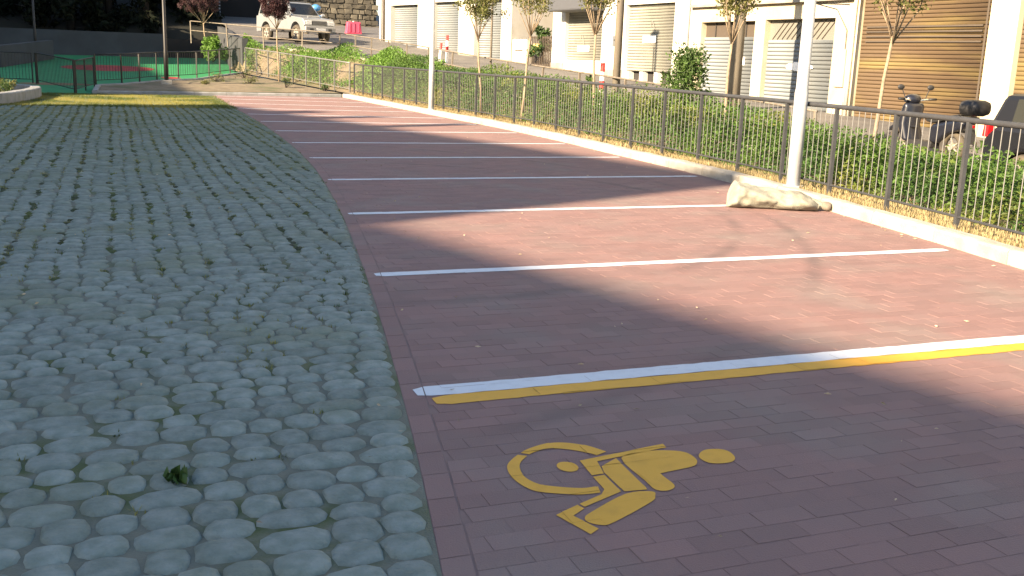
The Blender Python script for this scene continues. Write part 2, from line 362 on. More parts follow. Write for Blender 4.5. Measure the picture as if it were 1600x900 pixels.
for i, q in enumerate(bricks):
    v, f = brick_geo(q, tilt[i]); r = random.random()
    if i in single:
        c = np.mean(q, axis=0)
        o = mesh_np('brick', [(p[0]-c[0], p[1]-c[1], p[2]) for p in v], f, M['brick'], park, rnd=[r]*8); o.location = (c[0], c[1], 0)
    else:
        n = len(V); V += v; F += [tuple(a+n for a in g) for g in f]; RN += [r]*8
mesh_np('bricks', V, F, M['brick'], park, rnd=RN)['kind'] = 'stuff'

# ---- painted markings, broken at the brick joints
from collections import defaultdict
bidx = defaultdict(list)
for i, q in enumerate(bricks):
    qa = np.array(q)
    for gx in range(int(qa[:, 0].min()//.5), int(qa[:, 0].max()//.5)+1):
        for gy in range(int(qa[:, 1].min()//.5), int(qa[:, 1].max()//.5)+1): bidx[gx, gy].append(i)
bx = [sum(p[0] for p in q)/4 for q in bricks]; by = [sum(p[1] for p in q)/4 for q in bricks]
def clip(sub, cl):
    out = list(sub)
    for i in range(len(cl)):
        a = cl[i]; b = cl[(i+1) % len(cl)]; inp = out; out = []
        if not inp: break
        def side(p): return (b[0]-a[0])*(p[1]-a[1])-(b[1]-a[1])*(p[0]-a[0])
        for j in range(len(inp)):
            p, q = inp[j], inp[(j+1) % len(inp)]; sp, sq = side(p), side(q)
            if sp >= 0: out.append(p)
            if sp*sq < 0:
                t = sp/(sp-sq); out.append((p[0]+(q[0]-p[0])*t, p[1]+(q[1]-p[1])*t))
    return out
def paint(name, polys, m, label=None, z=.0026):
    V = []; F = []
    for poly in polys:
        P = [Vector((x, y, 0)) for x, y in poly]
        for t in tessellate_polygon([P]):
            tri = [tuple(P[i][:2]) for i in t]
            if (tri[1][0]-tri[0][0])*(tri[2][1]-tri[0][1])-(tri[1][1]-tri[0][1])*(tri[2][0]-tri[0][0]) < 0: tri.reverse()
            a = np.array(tri); seen = set()
            for gx in range(int(a[:, 0].min()//.5), int(a[:, 0].max()//.5)+1):
                for gy in range(int(a[:, 1].min()//.5), int(a[:, 1].max()//.5)+1):
                    for i in bidx.get((gx, gy), ()):
                        if i in seen: continue
                        seen.add(i); c = clip(tri, [(p[0]+(.0011 if p[0] > bx[i] else -.0011), p[1]+(.0011 if p[1] > by[i] else -.0011)) for p in bricks[i]])
                        if len(c) > 2:
                            n = len(V); V += [(x, y, z+tilt[i]) for x, y in c]; F.append(tuple(range(n, n+len(c))))
    o = mesh_np(name, V, F, m, park)
    if label: o['label'] = label
    return o
def stripe(x0, x1, y0, y1, wd, slope=0.):
    """ragged band from (x0,y0) to (x1,y1), width wd"""
    n = max(4, int((x1-x0)/.06)); lo = []; hi = []
    for i in range(n+1):
        t = i/n; x = x0+(x1-x0)*t; y = y0+(y1-y0)*t; j = .006
        e = 0 if 0 < i < n else .022
        lo.append((x, y-wd/2+random.uniform(-j, j)*.7+e)); hi.append((x, y+wd/2+random.uniform(-j, j)*.7-e))
    return lo+hi[::-1]
LY = [(4.075, 4.08), (6.49, 6.49), (9.14, 9.14), (11.71, 11.71), (14.22, 14.23), (16.66, 16.6), (19.15, 19.09), (21.72, 21.48), (24.2, 23.5), (26.6, 26.0), (29.1, 28.05), (31.5, 30.65), (33.4, 32.9)]
for i, (a, b) in enumerate(LY):
    x0 = float(XL(a))+.06; x1 = float(XK(b))-.12
    wd = .115 if i else .13
    paint('stall_line', [stripe(x0, x1, a, b, wd)], M['white_paint'])
paint('yellow_line', [stripe(float(XL(3.95))+.13, float(XK(3.95))-.1, 3.945, 3.955, .118)], M['yellow_paint'], 'yellow line beside the first white stall line')
SYM = {'ringo': [(1.677, 3.213), (1.62, 3.305), (1.522, 3.357), (1.397, 3.319), (1.3, 3.238), (1.259, 3.169), (1.248, 3.073), (1.274, 2.97), (1.341, 2.919), (1.425, 2.888), (1.492, 2.884)], 'ringi': [(1.626, 3.191), (1.577, 3.255), (1.498, 3.302), (1.414, 3.289), (1.34, 3.226), (1.306, 3.166), (1.292, 3.081), (1.317, 3.009), (1.371, 2.968), (1.447, 2.934), (1.507, 2.935)], 'frame1': [(1.542, 3.162), (1.926, 3.225), (1.922, 3.19), (1.708, 3.155), (1.602, 3.138), (1.577, 3.03), (1.528, 3.027)], 'frame2': [(1.526, 3.014), (1.573, 3.018), (1.565, 2.872), (1.391, 2.796), (1.385, 2.823), (1.489, 2.87), (1.518, 2.907)], 'foot': [(1.375, 2.818), (1.384, 2.784), (1.327, 2.746), (1.366, 2.638), (1.325, 2.611), (1.276, 2.769)], 'seat': [(1.598, 3.092), (1.683, 3.145), (1.665, 2.884), (1.66, 2.86), (1.576, 2.869), (1.582, 3.04)], 'torso': [(1.702, 3.139), (1.81, 3.174), (1.898, 3.166), (1.966, 3.129), (1.974, 3.065), (1.956, 3.022), (1.916, 2.994), (1.79, 2.974), (1.773, 2.961), (1.772, 2.874), (1.751, 2.841), (1.714, 2.832), (1.686, 2.857), (1.69, 2.93)], 'leg': [(1.571, 2.85), (1.668, 2.841), (1.659, 2.803), (1.621, 2.765), (1.431, 2.663), (1.386, 2.659), (1.354, 2.69), (1.357, 2.722), (1.398, 2.755)], 'head': [(2.003, 3.086), (2.047, 3.123), (2.095, 3.124), (2.134, 3.093), (2.127, 3.032), (2.092, 2.994), (2.042, 2.99), (2.002, 3.008), (1.99, 3.048)]}
def smooth_open(P, n=6):
    P = [np.array(q) for q in P]; out = []
    for i in range(len(P)-1):
        a, b, c, d = P[max(i-1, 0)], P[i], P[i+1], P[min(i+2, len(P)-1)]
        for k in range(n):
            t = k/n; out.append(.5*((2*b)+(c-a)*t+(2*a-5*b+4*c-d)*t*t+(3*b-a-3*c+d)*t**3))
    out.append(P[-1]); return out
def smooth_closed(P, n=4):
    m = len(P); E = [P[-1]]+P+[P[0], P[1]]; P = [np.array(q) for q in E]; out = []
    for i in range(1, m+1):
        a, b, c, d = P[i-1], P[i], P[i+1], P[i+2]
        for k in range(n):
            t = k/n; out.append(tuple(.5*((2*b)+(c-a)*t+(2*a-5*b+4*c-d)*t*t+(3*b-a-3*c+d)*t**3)))
    return out
ro, ri = smooth_open(SYM['ringo']), smooth_open(SYM['ringi'])
polys = [[tuple(ro[i]), tuple(ro[i+1]), tuple(ri[i+1]), tuple(ri[i])] for i in range(len(ro)-1) if i not in (20,)]
polys += [[(1.476+.038*math.cos(t*math.pi/9), 3.124+.047*math.sin(t*math.pi/9)) for t in range(18)]]
for k in ('frame1', 'frame2', 'foot', 'seat'): polys.append(SYM[k])
for k in ('torso', 'leg', 'head'): polys.append(smooth_closed(SYM[k]))
paint('wheelchair_symbol', polys, M['yellow_paint'], 'yellow wheelchair symbol stencilled on the red pavers')

# ------------------------------------------------------------------ cobbles
cob = mesh_np('cobbled_pavement', [p for y in np.arange(-1., 32.91, .3) for p in ((-9., y, .0), (float(XL(y)), y, .0))],
              [(2*i, 2*i+1, 2*i+3, 2*i+2) for i in range(len(np.arange(-1., 32.91, .3))-1)], M['moss']); cob['kind'] = 'structure'
cells = []; pockets = []
CP, RP, YG = .146, .136, 6.6
xg = [3.2]
while xg[-1] > -5.4: xg.append(xg[-1]-.165*random.uniform(.9, 1.1))
y = -.6; r = 0
while y < 32.75:
    h = RP*random.uniform(.9, 1.12); xr = float(XL(y+h/2))-.012; lim = -5.2 if y > 8 else -3.6; row_ = []
    if y < YG:                                     # loosely laid rows
        x = xr
        while x > lim:
            q = random.random(); wd = CP*(1.0 if q < .52 else (1.3 if q < .84 else 1.6))*random.uniform(.88, 1.12)
            row_.append((x-wd, x)); x -= wd
    else:                                          # rows in step with the grass pockets
        sx = .012*math.sin(r*.19)+random.uniform(-.012, .012); i = 0
        while i < len(xg)-1:
            k = 2 if random.random() < .10 else 1; j = min(i+k, len(xg)-1)
            x1, x0 = xg[i]+sx+random.uniform(-.014, .014), xg[j]+sx+random.uniform(-.014, .014)
            if x0 < xr-.05 and x1 > lim: row_.append((x0, min(x1, xr) if xr-x1 > .06 else xr))
            i = j
        for i in range(0, len(xg), 2):
            ph = (y+.38*((i//2) % 2)+.12*math.sin(i*1.7)) % .76; n1 = math.sin(xg[i]*.9+1.7*math.sin(y*.35))*math.sin(y*.6-xg[i]*.7)
            if lim < xg[i]+sx < xr-.06 and random.random() < ((.86 if ph < .42 else .22)+.25*n1)*(.6+.4*min(1, (y-YG)/6)):
                pockets.append((xg[i]+sx+random.gauss(0, .012), y+random.gauss(0, .012), random.uniform(.034, .056)*(.62+.38*min(1, (y-YG)/6))))
    for x0, x1 in row_:
        cx_, cy_, wd = (x0+x1)/2, y+h/2+.02*math.sin(x0*2.1+.6*math.sin(r*.2))+random.uniform(-.012, .012), x1-x0
        cells.append([cx_, cy_, wd, h*random.uniform(.92, 1.14), random.uniform(-.16, .16)])
    y += h; r += 1
PA = np.array(pockets)
for c in cells:
    if c[1] < YG-.2: continue
    d = np.hypot((PA[:, 0]-c[0])/(c[2]*.5+.03), (PA[:, 1]-c[1])/(c[3]*.5+.03)); k = int(d.argmin())
    if d[k] < 1:
        ox, oy = c[0]-PA[k, 0], c[1]-PA[k, 1]; l_ = math.hypot(ox, oy)+.02; g_ = 1-d[k]
        c[0] += ox/l_*.045*g_; c[1] += oy/l_*.045*g_; c[2] *= 1-.30*g_; c[3] *= 1-.28*g_
V = []; F = []; RN = []
for px_, py_, pr in pockets:
    n = len(V); k = 9; a0 = random.random()*6; hh = random.uniform(.012, .020); rr_ = random.random()
    ring = [(px_+math.cos(a0+t*6.283/k)*pr*.95*random.uniform(.7, 1.2), py_+math.sin(a0+t*6.283/k)*pr*1.25*random.uniform(.7, 1.2)) for t in range(k)]
    V += [(x, y, .001) for x, y in ring]+[(px_+(x-px_)*.6, py_+(y-py_)*.6, hh*random.uniform(.7, 1.1)) for x, y in ring]+[(px_, py_, hh)]
    F += [(n+i, n+(i+1) % k, n+k+(i+1) % k, n+k+i) for i in range(k)]+[(n+k+i, n+k+(i+1) % k, n+2*k) for i in range(k)]; RN += [rr_]*(2*k+1)
M['pocket'] = mat('moss pocket', (.045, .053, .032), .95, (.058, .078, .022), 1.0, fac=(.42, .58), bump=1., bscale=90, rnd=.3)
mesh_np('moss_pockets', V, F, M['pocket'], cob, True, RN)['kind'] = 'stuff'
NS = 11
def stone_geo(cx, cy, wd, h, a):
    ex = random.uniform(2.5, 3.9); ph = random.random()*6; V = []
    hh = random.uniform(.013, .021); tx, ty = random.gauss(0, .02), random.gauss(0, .02)
    rad = []
    for i in range(NS):
        t = 2*math.pi*i/NS+ph; c, s = math.cos(t), math.sin(t)
        k = (abs(c)**ex+abs(s)**ex)**(-1/ex)*random.uniform(.90, 1.03); rad.append((c*k*wd*.482, s*k*h*.487))
    ca, sa = math.cos(a), math.sin(a)
    for sc, z in ((1.06, -.006), (.98, hh*.34), (.80, hh*.82), (.46, hh)):
        for px, py in rad:
            X, Y = px*sc, py*sc; V.append((cx+X*ca-Y*sa, cy+X*sa+Y*ca, z+tx*X+ty*Y))
    V.append((cx, cy, hh*1.03))
    F = []
    for j in range(3):
        for i in range(NS): F.append((j*NS+i, j*NS+(i+1) % NS, (j+1)*NS+(i+1) % NS, (j+1)*NS+i))
    for i in range(NS): F.append((3*NS+i, 3*NS+(i+1) % NS, 4*NS))
    return V, F
order = sorted((k, i) for i, c in enumerate(cells) if (k := in_view(c[0], c[1])) is not None)
single = {i for _, i in order[:300]}
V = []; F = []; RN = []
for i, c in enumerate(cells):
    r = random.random()
    if i in single:
        v, f = stone_geo(0, 0, *c[2:]); o = mesh_np('cobble', v, f, M['stone'], cob, True, [r]*len(v)); o.location = (c[0], c[1], 0)
    else:
        v, f = stone_geo(*c); n = len(V); V += v; F += [tuple(a+n for a in g) for g in f]; RN += [r]*len(v)
mesh_np('cobbles', V, F, M['stone'], cob, True, RN)['kind'] = 'stuff'

# ------------------------------------------------------------------ foliage helpers
def blades(P, hgt, wid, lean=.5):
    """P (n,3) roots -> thin triangles"""
    n = len(P); a = rng.uniform(0, 2*np.pi, n); h = hgt*rng.uniform(.5, 1.3, n); w_ = wid*rng.uniform(.6, 1.3, n)
    d = np.stack([np.cos(a), np.sin(a), 0*a], 1); s = np.stack([-np.sin(a), np.cos(a), 0*a], 1)
    l = rng.uniform(0, lean, n)
    V = np.empty((n, 3, 3)); V[:, 0] = P-s*w_[:, None]; V[:, 1] = P+s*w_[:, None]
    V[:, 2] = P+d*(h*l)[:, None]+np.array([0, 0, 1])*(h*np.sqrt(1-np.minimum(l, .95)**2))[:, None]
    return V.reshape(-1, 3), np.arange(3*n).reshape(n, 3), np.repeat(rng.random(n), 3)
def leaves(P, size, asp=.5, flat=.0):
    """P (n,3) -> folded diamond leaves, two triangles each"""
    n = len(P); d = rng.normal(size=(n, 3)); d[:, 2] *= (1-flat); d /= np.linalg.norm(d, axis=1)[:, None]
    e = rng.normal(size=(n, 3)); e -= d*(e*d).sum(1)[:, None]; e /= np.linalg.norm(e, axis=1)[:, None]; nn = np.cross(d, e)
    L = (size*rng.uniform(.6, 1.35, n))[:, None]; W = L*asp
    V = np.empty((n, 4, 3)); V[:, 0] = P-d*L/2; V[:, 1] = P+e*W/2+nn*W*.18; V[:, 2] = P+d*L/2; V[:, 3] = P-e*W/2+nn*W*.18
    k = np.arange(n)[:, None]*4
    return V.reshape(-1, 3), np.concatenate([k+np.array([[0, 1, 2]]), k+np.array([[0, 2, 3]])]), np.repeat(rng.random(n), 4)
def cloud(centres, radii, n):
    """points scattered in clumps"""
    c = np.asarray(centres, float); r = np.asarray(radii, float); k = rng.integers(0, len(c), n)
    d = rng.normal(size=(n, 3)); d /= np.linalg.norm(d, axis=1)[:, None]
    return c[k]+d*(r[k]*rng.random(n)**.45)[:, None]

# grass in the cobble joints
gp = []
for (cx_, cy_, wd_, h_, a_) in cells:
    for sgx, sgy in ((1, 1), (-1, 1), (0, 1)):
        x = cx_+sgx*wd_*.5+random.gauss(0, .008); y = cy_+h_*.5*sgy+random.gauss(0, .006)
        if x > XL(y)-.015 or y > 32.75 or y < 1.5: continue
        n1 = math.sin(x*1.7+2*math.sin(y*.41)+y*.33)*math.sin(y*.9-x*.8)
        d = .05+.35*max(0, n1)**2+(.06 if y > 9 else 0)
        d += 1.1*max(0, min(1, (y-25.2)/1.6))+.6*max(0, min(1, (y-16)/8))+.7*max(0, 1-abs(y-22)/6)*max(0, 1-(XL(y)-x)/1.3)
        if sgx == 0: d *= .55
        if random.random() < d: gp.append((x, y, .0))
gp += [(a+random.gauss(0, c*.5), b+random.gauss(0, c*.4), .008) for a, b, c in pockets for _ in range(2 if random.random() < .6 else 0)]
base = np.array(gp); fr_ = base[base[:, 1] > 26]
base = np.concatenate([base]+[fr_+rng.normal(0, .055, fr_.shape)*[1, 1, 0] for _ in range(2)]); base[:, 1] = np.minimum(base[:, 1], 32.8)
P = np.repeat(base, 8, 0); P[:, :2] += rng.normal(0, .013, (len(P), 2))
v, f, r = blades(P, .022, .0032, .85)
v[2::3, 2] += np.where(P[:, 1] > 26, .030, np.where(P[:, 1] > 12, .004, 0))
mesh_np('joint_grass', v, f, M['grass'], rnd=r)
tag(bpy.data.objects['joint_grass'], 'short yellow green grass and moss growing between the grey cobbles', 'grass', kind='stuff')
# broad weeds in the joints
def weed(x, y, z, h, n, m, label, name='weed', sz=.05):
    o = empty(name, (x, y, z), label=label, cat='weed')
    P = cloud([(random.gauss(0, h*.4), random.gauss(0, h*.4), h*random.uniform(.3, .9)) for _ in range(7)], [h*.35]*7, n)
    v, f, r = leaves(P, sz, .6); mesh_np('leaves', v, f, m, o, rnd=r)
    b = MB()
    for _ in range(5): b.tube([(0, 0, -.01), (random.gauss(0, h*.3), random.gauss(0, h*.3), h*.7)], .003, 4)
    b.build('stem', M['bush'], o); return o
weed(.14, 3.36, 0, .045, 40, M['bush'], 'small dark green weed sprouting between cobbles near the wheelchair symbol')

# ------------------------------------------------------------------ kerbs
def kerb(name, pts, wd, h, m, seg=1.0, zf=lambda x, y: 0., label=None, jitter=.006):
    root = None; P = [Vector((x, y)) for x, y in pts]; out = []
    acc = [0]
    for a, b in zip(P, P[1:]): acc.append(acc[-1]+(b-a).length)
    def at(s):
        for i in range(len(acc)-1):
            if s <= acc[i+1]+1e-9:
                t = (s-acc[i])/(acc[i+1]-acc[i]); d = (P[i+1]-P[i]).normalized(); return P[i].lerp(P[i+1], t), d
        return P[-1], (P[-1]-P[-2]).normalized()
    root = empty(name, (0, 0, 0), kind='structure')
    s = 0; L = acc[-1]; root_loc = None
    while s < L-.05:
        e = min(L, s+seg); ns = 4; V = []; F = []; j = random.uniform(-jitter, jitter); r = random.random(); c = at((s+e)/2)[0]
        for k in range(ns+1):
            p, d = at(s+.004+(e-s-.008)*k/ns); n = Vector((d.y, -d.x)); z = zf(p.x, p.y)
            prof = [(0, -.06), (0, h-.03), (.012, h-.008), (.035, h), (abs(wd)-.02, h), (abs(wd), h-.02), (abs(wd), -.06)]
            for a, zz in prof:
                q = p+n*((a if wd > 0 else -a)+random.uniform(-.003, .003)); V.append((q.x-c.x, q.y-c.y, z+zz+j+(random.uniform(-.004, .004) if zz > 0 else 0)))
        m_ = len(prof)
        for k in range(ns):
            for i in range(m_-1): F.append((k*m_+i, k*m_+i+1, (k+1)*m_+i+1, (k+1)*m_+i))
        F.append(tuple(range(m_))[::-1]); F.append(tuple(ns*m_+i for i in range(m_)))
        o = mesh_np('kerb_stone', V, F, m, root, rnd=[r]*len(V)); o.location = (c.x, c.y, 0)
        s = e
    return root
kerb('kerb', [(float(XK(y)), y) for y in np.arange(-3, 34.21, .3)], .16, .125, M['kerb'])
kerb('kerb', [(7.16, 34.22), (5.2, 34.05), (2.6, 33.75), (.6, 33.3), (-.52, 33.0)][::-1], -.17, .10, M['kerb_grey'])
kerb('kerb', [(-.55, 33.0), (-.48, 35.1), (.42, 35.95), (1.31, 37.45), (2.75, 38.85), (3.36, 39.95), (4.85, 42.85)], .16, .12, M['kerb_grey'], zf=lambda x, y: floor_z(y))
kerb('kerb', [(XS(y)-.12, y) for y in np.arange(6, 40, 1)]+[(8.3, 40), (7.5, 41), (6.6, 42)], .12, .06, M['kerb'], seg=2, zf=lambda x, y: float(ZS(y)))
# rounded planter by the playground gate
PL = [(-5.2, 23.0), (-3.2, 24.6), (-2.35, 26.4), (-1.95, 28.4), (-1.78, 30.2), (-1.85, 31.3), (-2.1, 32.0), (-2.5, 32.4), (-3.2, 32.6), (-5.2, 32.7)]
PLs = [tuple(q) for q in smooth_open(PL, 5)]
kerb('planter_wall', PLs, -.26, .27, M['kerb_grey'], seg=.9, jitter=.002)
mesh_np('planter_soil', [(x-.2, y, .14) for x, y in PLs], [tuple(range(len(PLs)))], M['soil'])['kind'] = 'structure'

# ------------------------------------------------------------------ railings
def railing(name, pts, h, zf, label, cat, post_m, bar_m, sp=1.12, nb=9, post=(.038, .038), top_r=.025, bot=.13, bars=True, mid=None, group=None, bar_r=.0043, wob=.0):
    P = [Vector((x, y)) for x, y in pts]; acc = [0]
    for a, b in zip(P, P[1:]): acc.append(acc[-1]+(b-a).length)
    def at(s):
        s = min(max(s, 0), acc[-1])
        for i in range(len(acc)-1):
            if s <= acc[i+1]+1e-9: return P[i].lerp(P[i+1], (s-acc[i])/(acc[i+1]-acc[i]))
        return P[-1]
    o0 = at(0); root = empty(name, (o0.x, o0.y, zf(o0.x, o0.y)), label=label, cat=cat, group=group); O = Vector((o0.x, o0.y, zf(o0.x, o0.y)))
    n = max(1, round(acc[-1]/sp)); st = acc[-1]/n
    def w3(s, z):
        p = at(s); return Vector((p.x, p.y, zf(p.x, p.y)+z))-O
    pm = MB(); a, b = post; pm.box(-a/2, a/2, -b/2, b/2, -.12, h); pmo = pm.build('post', post_m, root); pmo.location = w3(0, 0)
    bmo = None
    for i in range(n+1):
        if i: q = pmo.copy(); COL.objects.link(q); q.location = w3(i*st, 0)
        else: q = pmo
        d = at(i*st+.2)-at(i*st-.2); q.rotation_euler = (random.gauss(0, wob), random.gauss(0, wob), math.atan2(d.y, d.x))
        if i == n: break
        if bars:
            for k in range(1, nb+1):
                s = (i+k/(nb+1))*st
                if bmo is None: bmo = MB().tube([(0, 0, bot), (0, 0, h-.01)], bar_r, 6).build('baluster', bar_m, root); q = bmo
                else: q = bmo.copy(); COL.objects.link(q)
                q.location = w3(s, 0)
    ss = [i*st/2 for i in range(2*n+1)]
    MB().tube([w3(s, h) for s in ss], top_r, 8).build('top_rail', post_m, root, True)
    if bars: MB().tube([w3(s, bot) for s in ss], .012, 6).build('bottom_rail', post_m, root)
    if mid:
        for z in mid: MB().tube([w3(s, z) for s in ss], top_r*.85, 8).build('middle_rail', post_m, root, True)
    return root
FX = lambda y: float(XK(y))+.30
def vz(x, y): return verge_z(x, y)
railing('railing', [(FX(y), y) for y in np.arange(2.48, 34.0, .56)], .98, vz, 'dark grey metal railing with thin bars along the red parking kerb', 'railing', M['dark_metal'], M['galv'], top_r=.025)
railing('railing', [(7.44, 34.25), (5.05, 42.7)], .98, lambda x, y: .1+floor_z(y), 'pale galvanised railing at the far end of the planting bed', 'railing', M['galv'], M['galv'], sp=1.15, top_r=.022)
railing('playground_fence', [(.0+x, y) for x, y in FENCE[3:]], .93, lambda x, y: floor_z(y)+.11, 'fence between the green playground and the sandy planting bed', 'fence', M['black_metal'], M['black_metal'], sp=1.05, nb=8, top_r=.02, bar_r=.006)
railing('playground_fence', [(-6.2, 37.0), (-4.6, 36.8), (-2.34, 36.4)], .95, lambda x, y: floor_z(y), 'dark fence with thin bars behind the rounded planter', 'fence', M['black_metal'], M['black_metal'], sp=1.1, nb=9, top_r=.02, bar_r=.006)
railing('playground_gate', [(-2.2, 36.2), (-1.0, 32.95)], .97, lambda x, y: floor_z(y), 'dark barred gate at the front of the green playground', 'gate', M['black_metal'], M['black_metal'], sp=3.5, nb=26, post=(.07, .07), top_r=.022, bar_r=.006)
railing('playground_fence', [(-.98, 33.1), (-.5, 35.1)], .95, lambda x, y: floor_z(y), 'short dark fence panel between gate and planting bed kerb', 'fence', M['black_metal'], M['black_metal'], sp=1.1, nb=9, top_r=.02, bar_r=.006)
railing('street_railing', [(XS(y)-.06, y) for y in np.arange(13.2, 40, 2.)]+[(8.25, 40.2), (7.4, 41.05), (6.5, 42.0), (5.6, 43.0), (4.75, 44.0), (3.2, 45.6)], .78, lambda x, y: float(ZS(y))+.02, 'rusty two-bar tube railing along the edge of the sloping street', 'railing', M['rail_metal'], M['rail_metal'], sp=1.95, bars=False, mid=[.40], post=(.04, .04), top_r=.020, wob=.02)

# ------------------------------------------------------------------ buildings along the street
def frame_matrix(o, u):
    return math.atan2(u[1], u[0])
def shutter(root, s0, s1, z0, z1, m, pitch=.085, name='roller_shutter', depth=.12):
    """slatted roller shutter in the opening; local y is towards the street"""
    sh = MB().box(s0, s1, -depth-.06, -depth-.03, z0, z1).build(name, m, root)
    n = int((z1-z0)/pitch); W = s1-s0-.02; me = None
    for i in range(n):
        z = z0+i*(z1-z0)/n; h = (z1-z0)/n
        if me is None:
            e_ = .012 if m is M['shutter_brown'] else .016
            prof = [(0, .004), (e_*.3, .0), (e_*.92, h*.30), (e_, h*.5), (e_*.85, h*.72), (e_*.2, h-.008), (0, h-.004)]
            V = []; F = []
            for x in (-W/2, W/2): V += [(x, a, b) for a, b in prof]
            k = len(prof); F = [(j, j+1, k+j+1, k+j) for j in range(k-1)]+[tuple(range(k)), tuple(range(2*k-1, k-1, -1))]
            o = mesh_np('slat', V, F, m, sh, True, [.5]*len(V)); me = o.data
        else:
            o = link(bpy.data.objects.new('slat', me), sh)
        o.location = ((s0+s1)/2, -depth-.031, z)
    return sh
def facade(root, s0, s1, zb, H, openings, m, D=7., th=.35, rec=.5):
    """openings: (a,b,z0,z1); wall pieces butt end to end"""
    b = MB(); sp = 4.2
    for lo, hi in ((zb, sp), (sp, H)):
        x = s0
        for a, c, z0, z1 in sorted(q for q in openings if lo <= q[2]+.6 < hi or lo <= q[2] < hi):
            b.box(x, a, -th, 0, lo, hi); b.box(a, c, -th, 0, z1, hi)
            if z0 > lo+.01: b.box(a, c, -th, 0, lo, z0)
            x = c
        b.box(x, s1, -th, 0, lo, hi)
    b.box(s0, s0+.3, -D, -th, zb, H); b.box(s1-.3, s1, -D, -th, zb, H); b.box(s0+.3, s1-.3, -D, -D+.3, zb, H)
    o = b.build('wall', m, root)
    MB().box(s0-.1, s1+.1, -D-.1, .35, H+.003, H+.25).build('roof_slab', M['plinth'], root)
    return o
U = Vector((-.0698, .9976)); RZ = math.atan2(U.y, U.x); ORG = (18, 0, 0)
def door_window(root, s0, s1, z0, z1):
    w_ = MB().box(s0, s1, -.2, -.17, z0, z1).build('window', M['glass'], root)
    MB().box(s0, s1, -.17, -.12, z0, z0+.06).box(s0, s1, -.17, -.12, z1-.06, z1).box(s0, s0+.06, -.17, -.12, z0+.06, z1-.06).box(s1-.06, s1, -.17, -.12, z0+.06, z1-.06).build('frame', M['white_plastic'], w_)
# brown shop
D_ = empty('shop_building', ORG, RZ, label='pale yellow shop building with large rusty brown roller shutters', cat='building')
facade(D_, 5.0, 20.42, -.6, 8.6, [(7.3, 11.2, -.3, 3.35), (11.9, 15.88, .0, 3.35), (16.56, 20.27, .20, 3.35), (12.6, 14., 5, 6.6), (17.5, 19, 5, 6.6)], M['yellow_wall'])
for a, b, z in ((7.3, 11.2, -.28), (11.9, 15.88, .02), (16.56, 20.27, .27)): shutter(D_, a, b, z, 3.35, M['shutter_brown'], .088)
door_window(D_, 12.6, 14, 5, 6.6); door_window(D_, 17.5, 19, 5, 6.6)
b = MB()
for s, r in ((20.36, .045), (20.24, .02)): b.tube([(s, .05, .3), (s, .05, 8.4)], r, 8)
b.build('downpipe', M['white_wall'], D_, True)
for zz in (2.12, 2.23, 2.34, 2.45): MB().box(16.8, 20.1, -.124, -.100, zz, zz+.035).build('slot', M['gate'], D_)
MB().tube([(16.6, .03, .3), (16.6, .03, 3.3)], .02, 6).build('guide_rail', M['gate'], D_)
# cream shop
C_ = empty('shop_building', ORG, RZ, label='cream shop with two grey shutters and lattice transoms', cat='building')
facade(C_, 20.43, 27.10, -.1, 8.0, [(21.05, 23.70, .40, 2.70), (24.13, 26.60, .50, 2.68), (21.6, 23, 4.6, 6.2), (24.6, 26, 4.6, 6.2)], M['cream_wall'])
s1 = shutter(C_, 21.05, 23.70, .42, 2.18, M['shutter_grey'], .10); s2 = shutter(C_, 24.13, 26.60, .52, 2.26, M['shutter_grey'], .10)
door_window(C_, 21.6, 23, 4.6, 6.2); door_window(C_, 24.6, 26, 4.6, 6.2)
t_ = MB().box(21.05, 23.70, -.22, -.19, 2.18, 2.70).build('transom', M['shutter'], C_)
x = 21.0
while x < 23.7:
    for d in (-1,):
        a = (x, 2.2) if d > 0 else (x, 2.68); c = (x+.48, 2.68) if d > 0 else (x+.48, 2.2)
        if a[0] < 21.06 or c[0] > 23.69: continue
        MB().tube([(a[0], -.16+.01*d, a[1]), (c[0], -.16+.01*d, c[1])], .010, 5).build('lattice_bar', M['gate'], t_)
    x += .19
t_ = MB().box(24.13, 26.60, -.22, -.19, 2.26, 2.68).build('transom', M['gate'], C_)
for x in (24.7, 25.4, 26.1): MB().box(x, x+.03, -.19, -.16, 2.262, 2.678).build('transom_bar', M['dark_gap'], t_)
MB().box(20.45, 27.08, .003, .14, 3.10, 3.17).build('ledge', M['plinth'], C_)
MB().box(24.62, 24.95, -.132, -.112, 1.50, 1.72).build('notice', M['paper'], s2)
b = MB(); n = 26; V = []
for i in range(n):
    t = 2*math.pi*i/n; V.append((22.35+.50*math.cos(t)*random.uniform(.85, 1.1), -.122, 1.50+.115*math.sin(t)*random.uniform(.8, 1.15)))
mesh_np('paint_patch', [(a, -.1255+.02, c) for a, _, c in V], [tuple(range(n))], M['paper'], s1)
MB().tube([(20.6, .03, 3.0), (21.8, .03, 3.06), (21.0, .04, 2.9), (20.6, .03, 2.4), (20.6, .03, 1.3)], .008, 5).build('cable', M['trim'], C_)
MB().box(20.55, 20.85, .003, .05, 1.05, 1.95).build('meter_hatch', M['cream_wall'], C_, bevel=.01)
for a, c, z in ((20.5, 21.0, .95), (23.74, 24.09, 1.0)): MB().box(a, c, .003, .03, -.08, z-.25).build('plinth', M['yellow_wall'], C_)
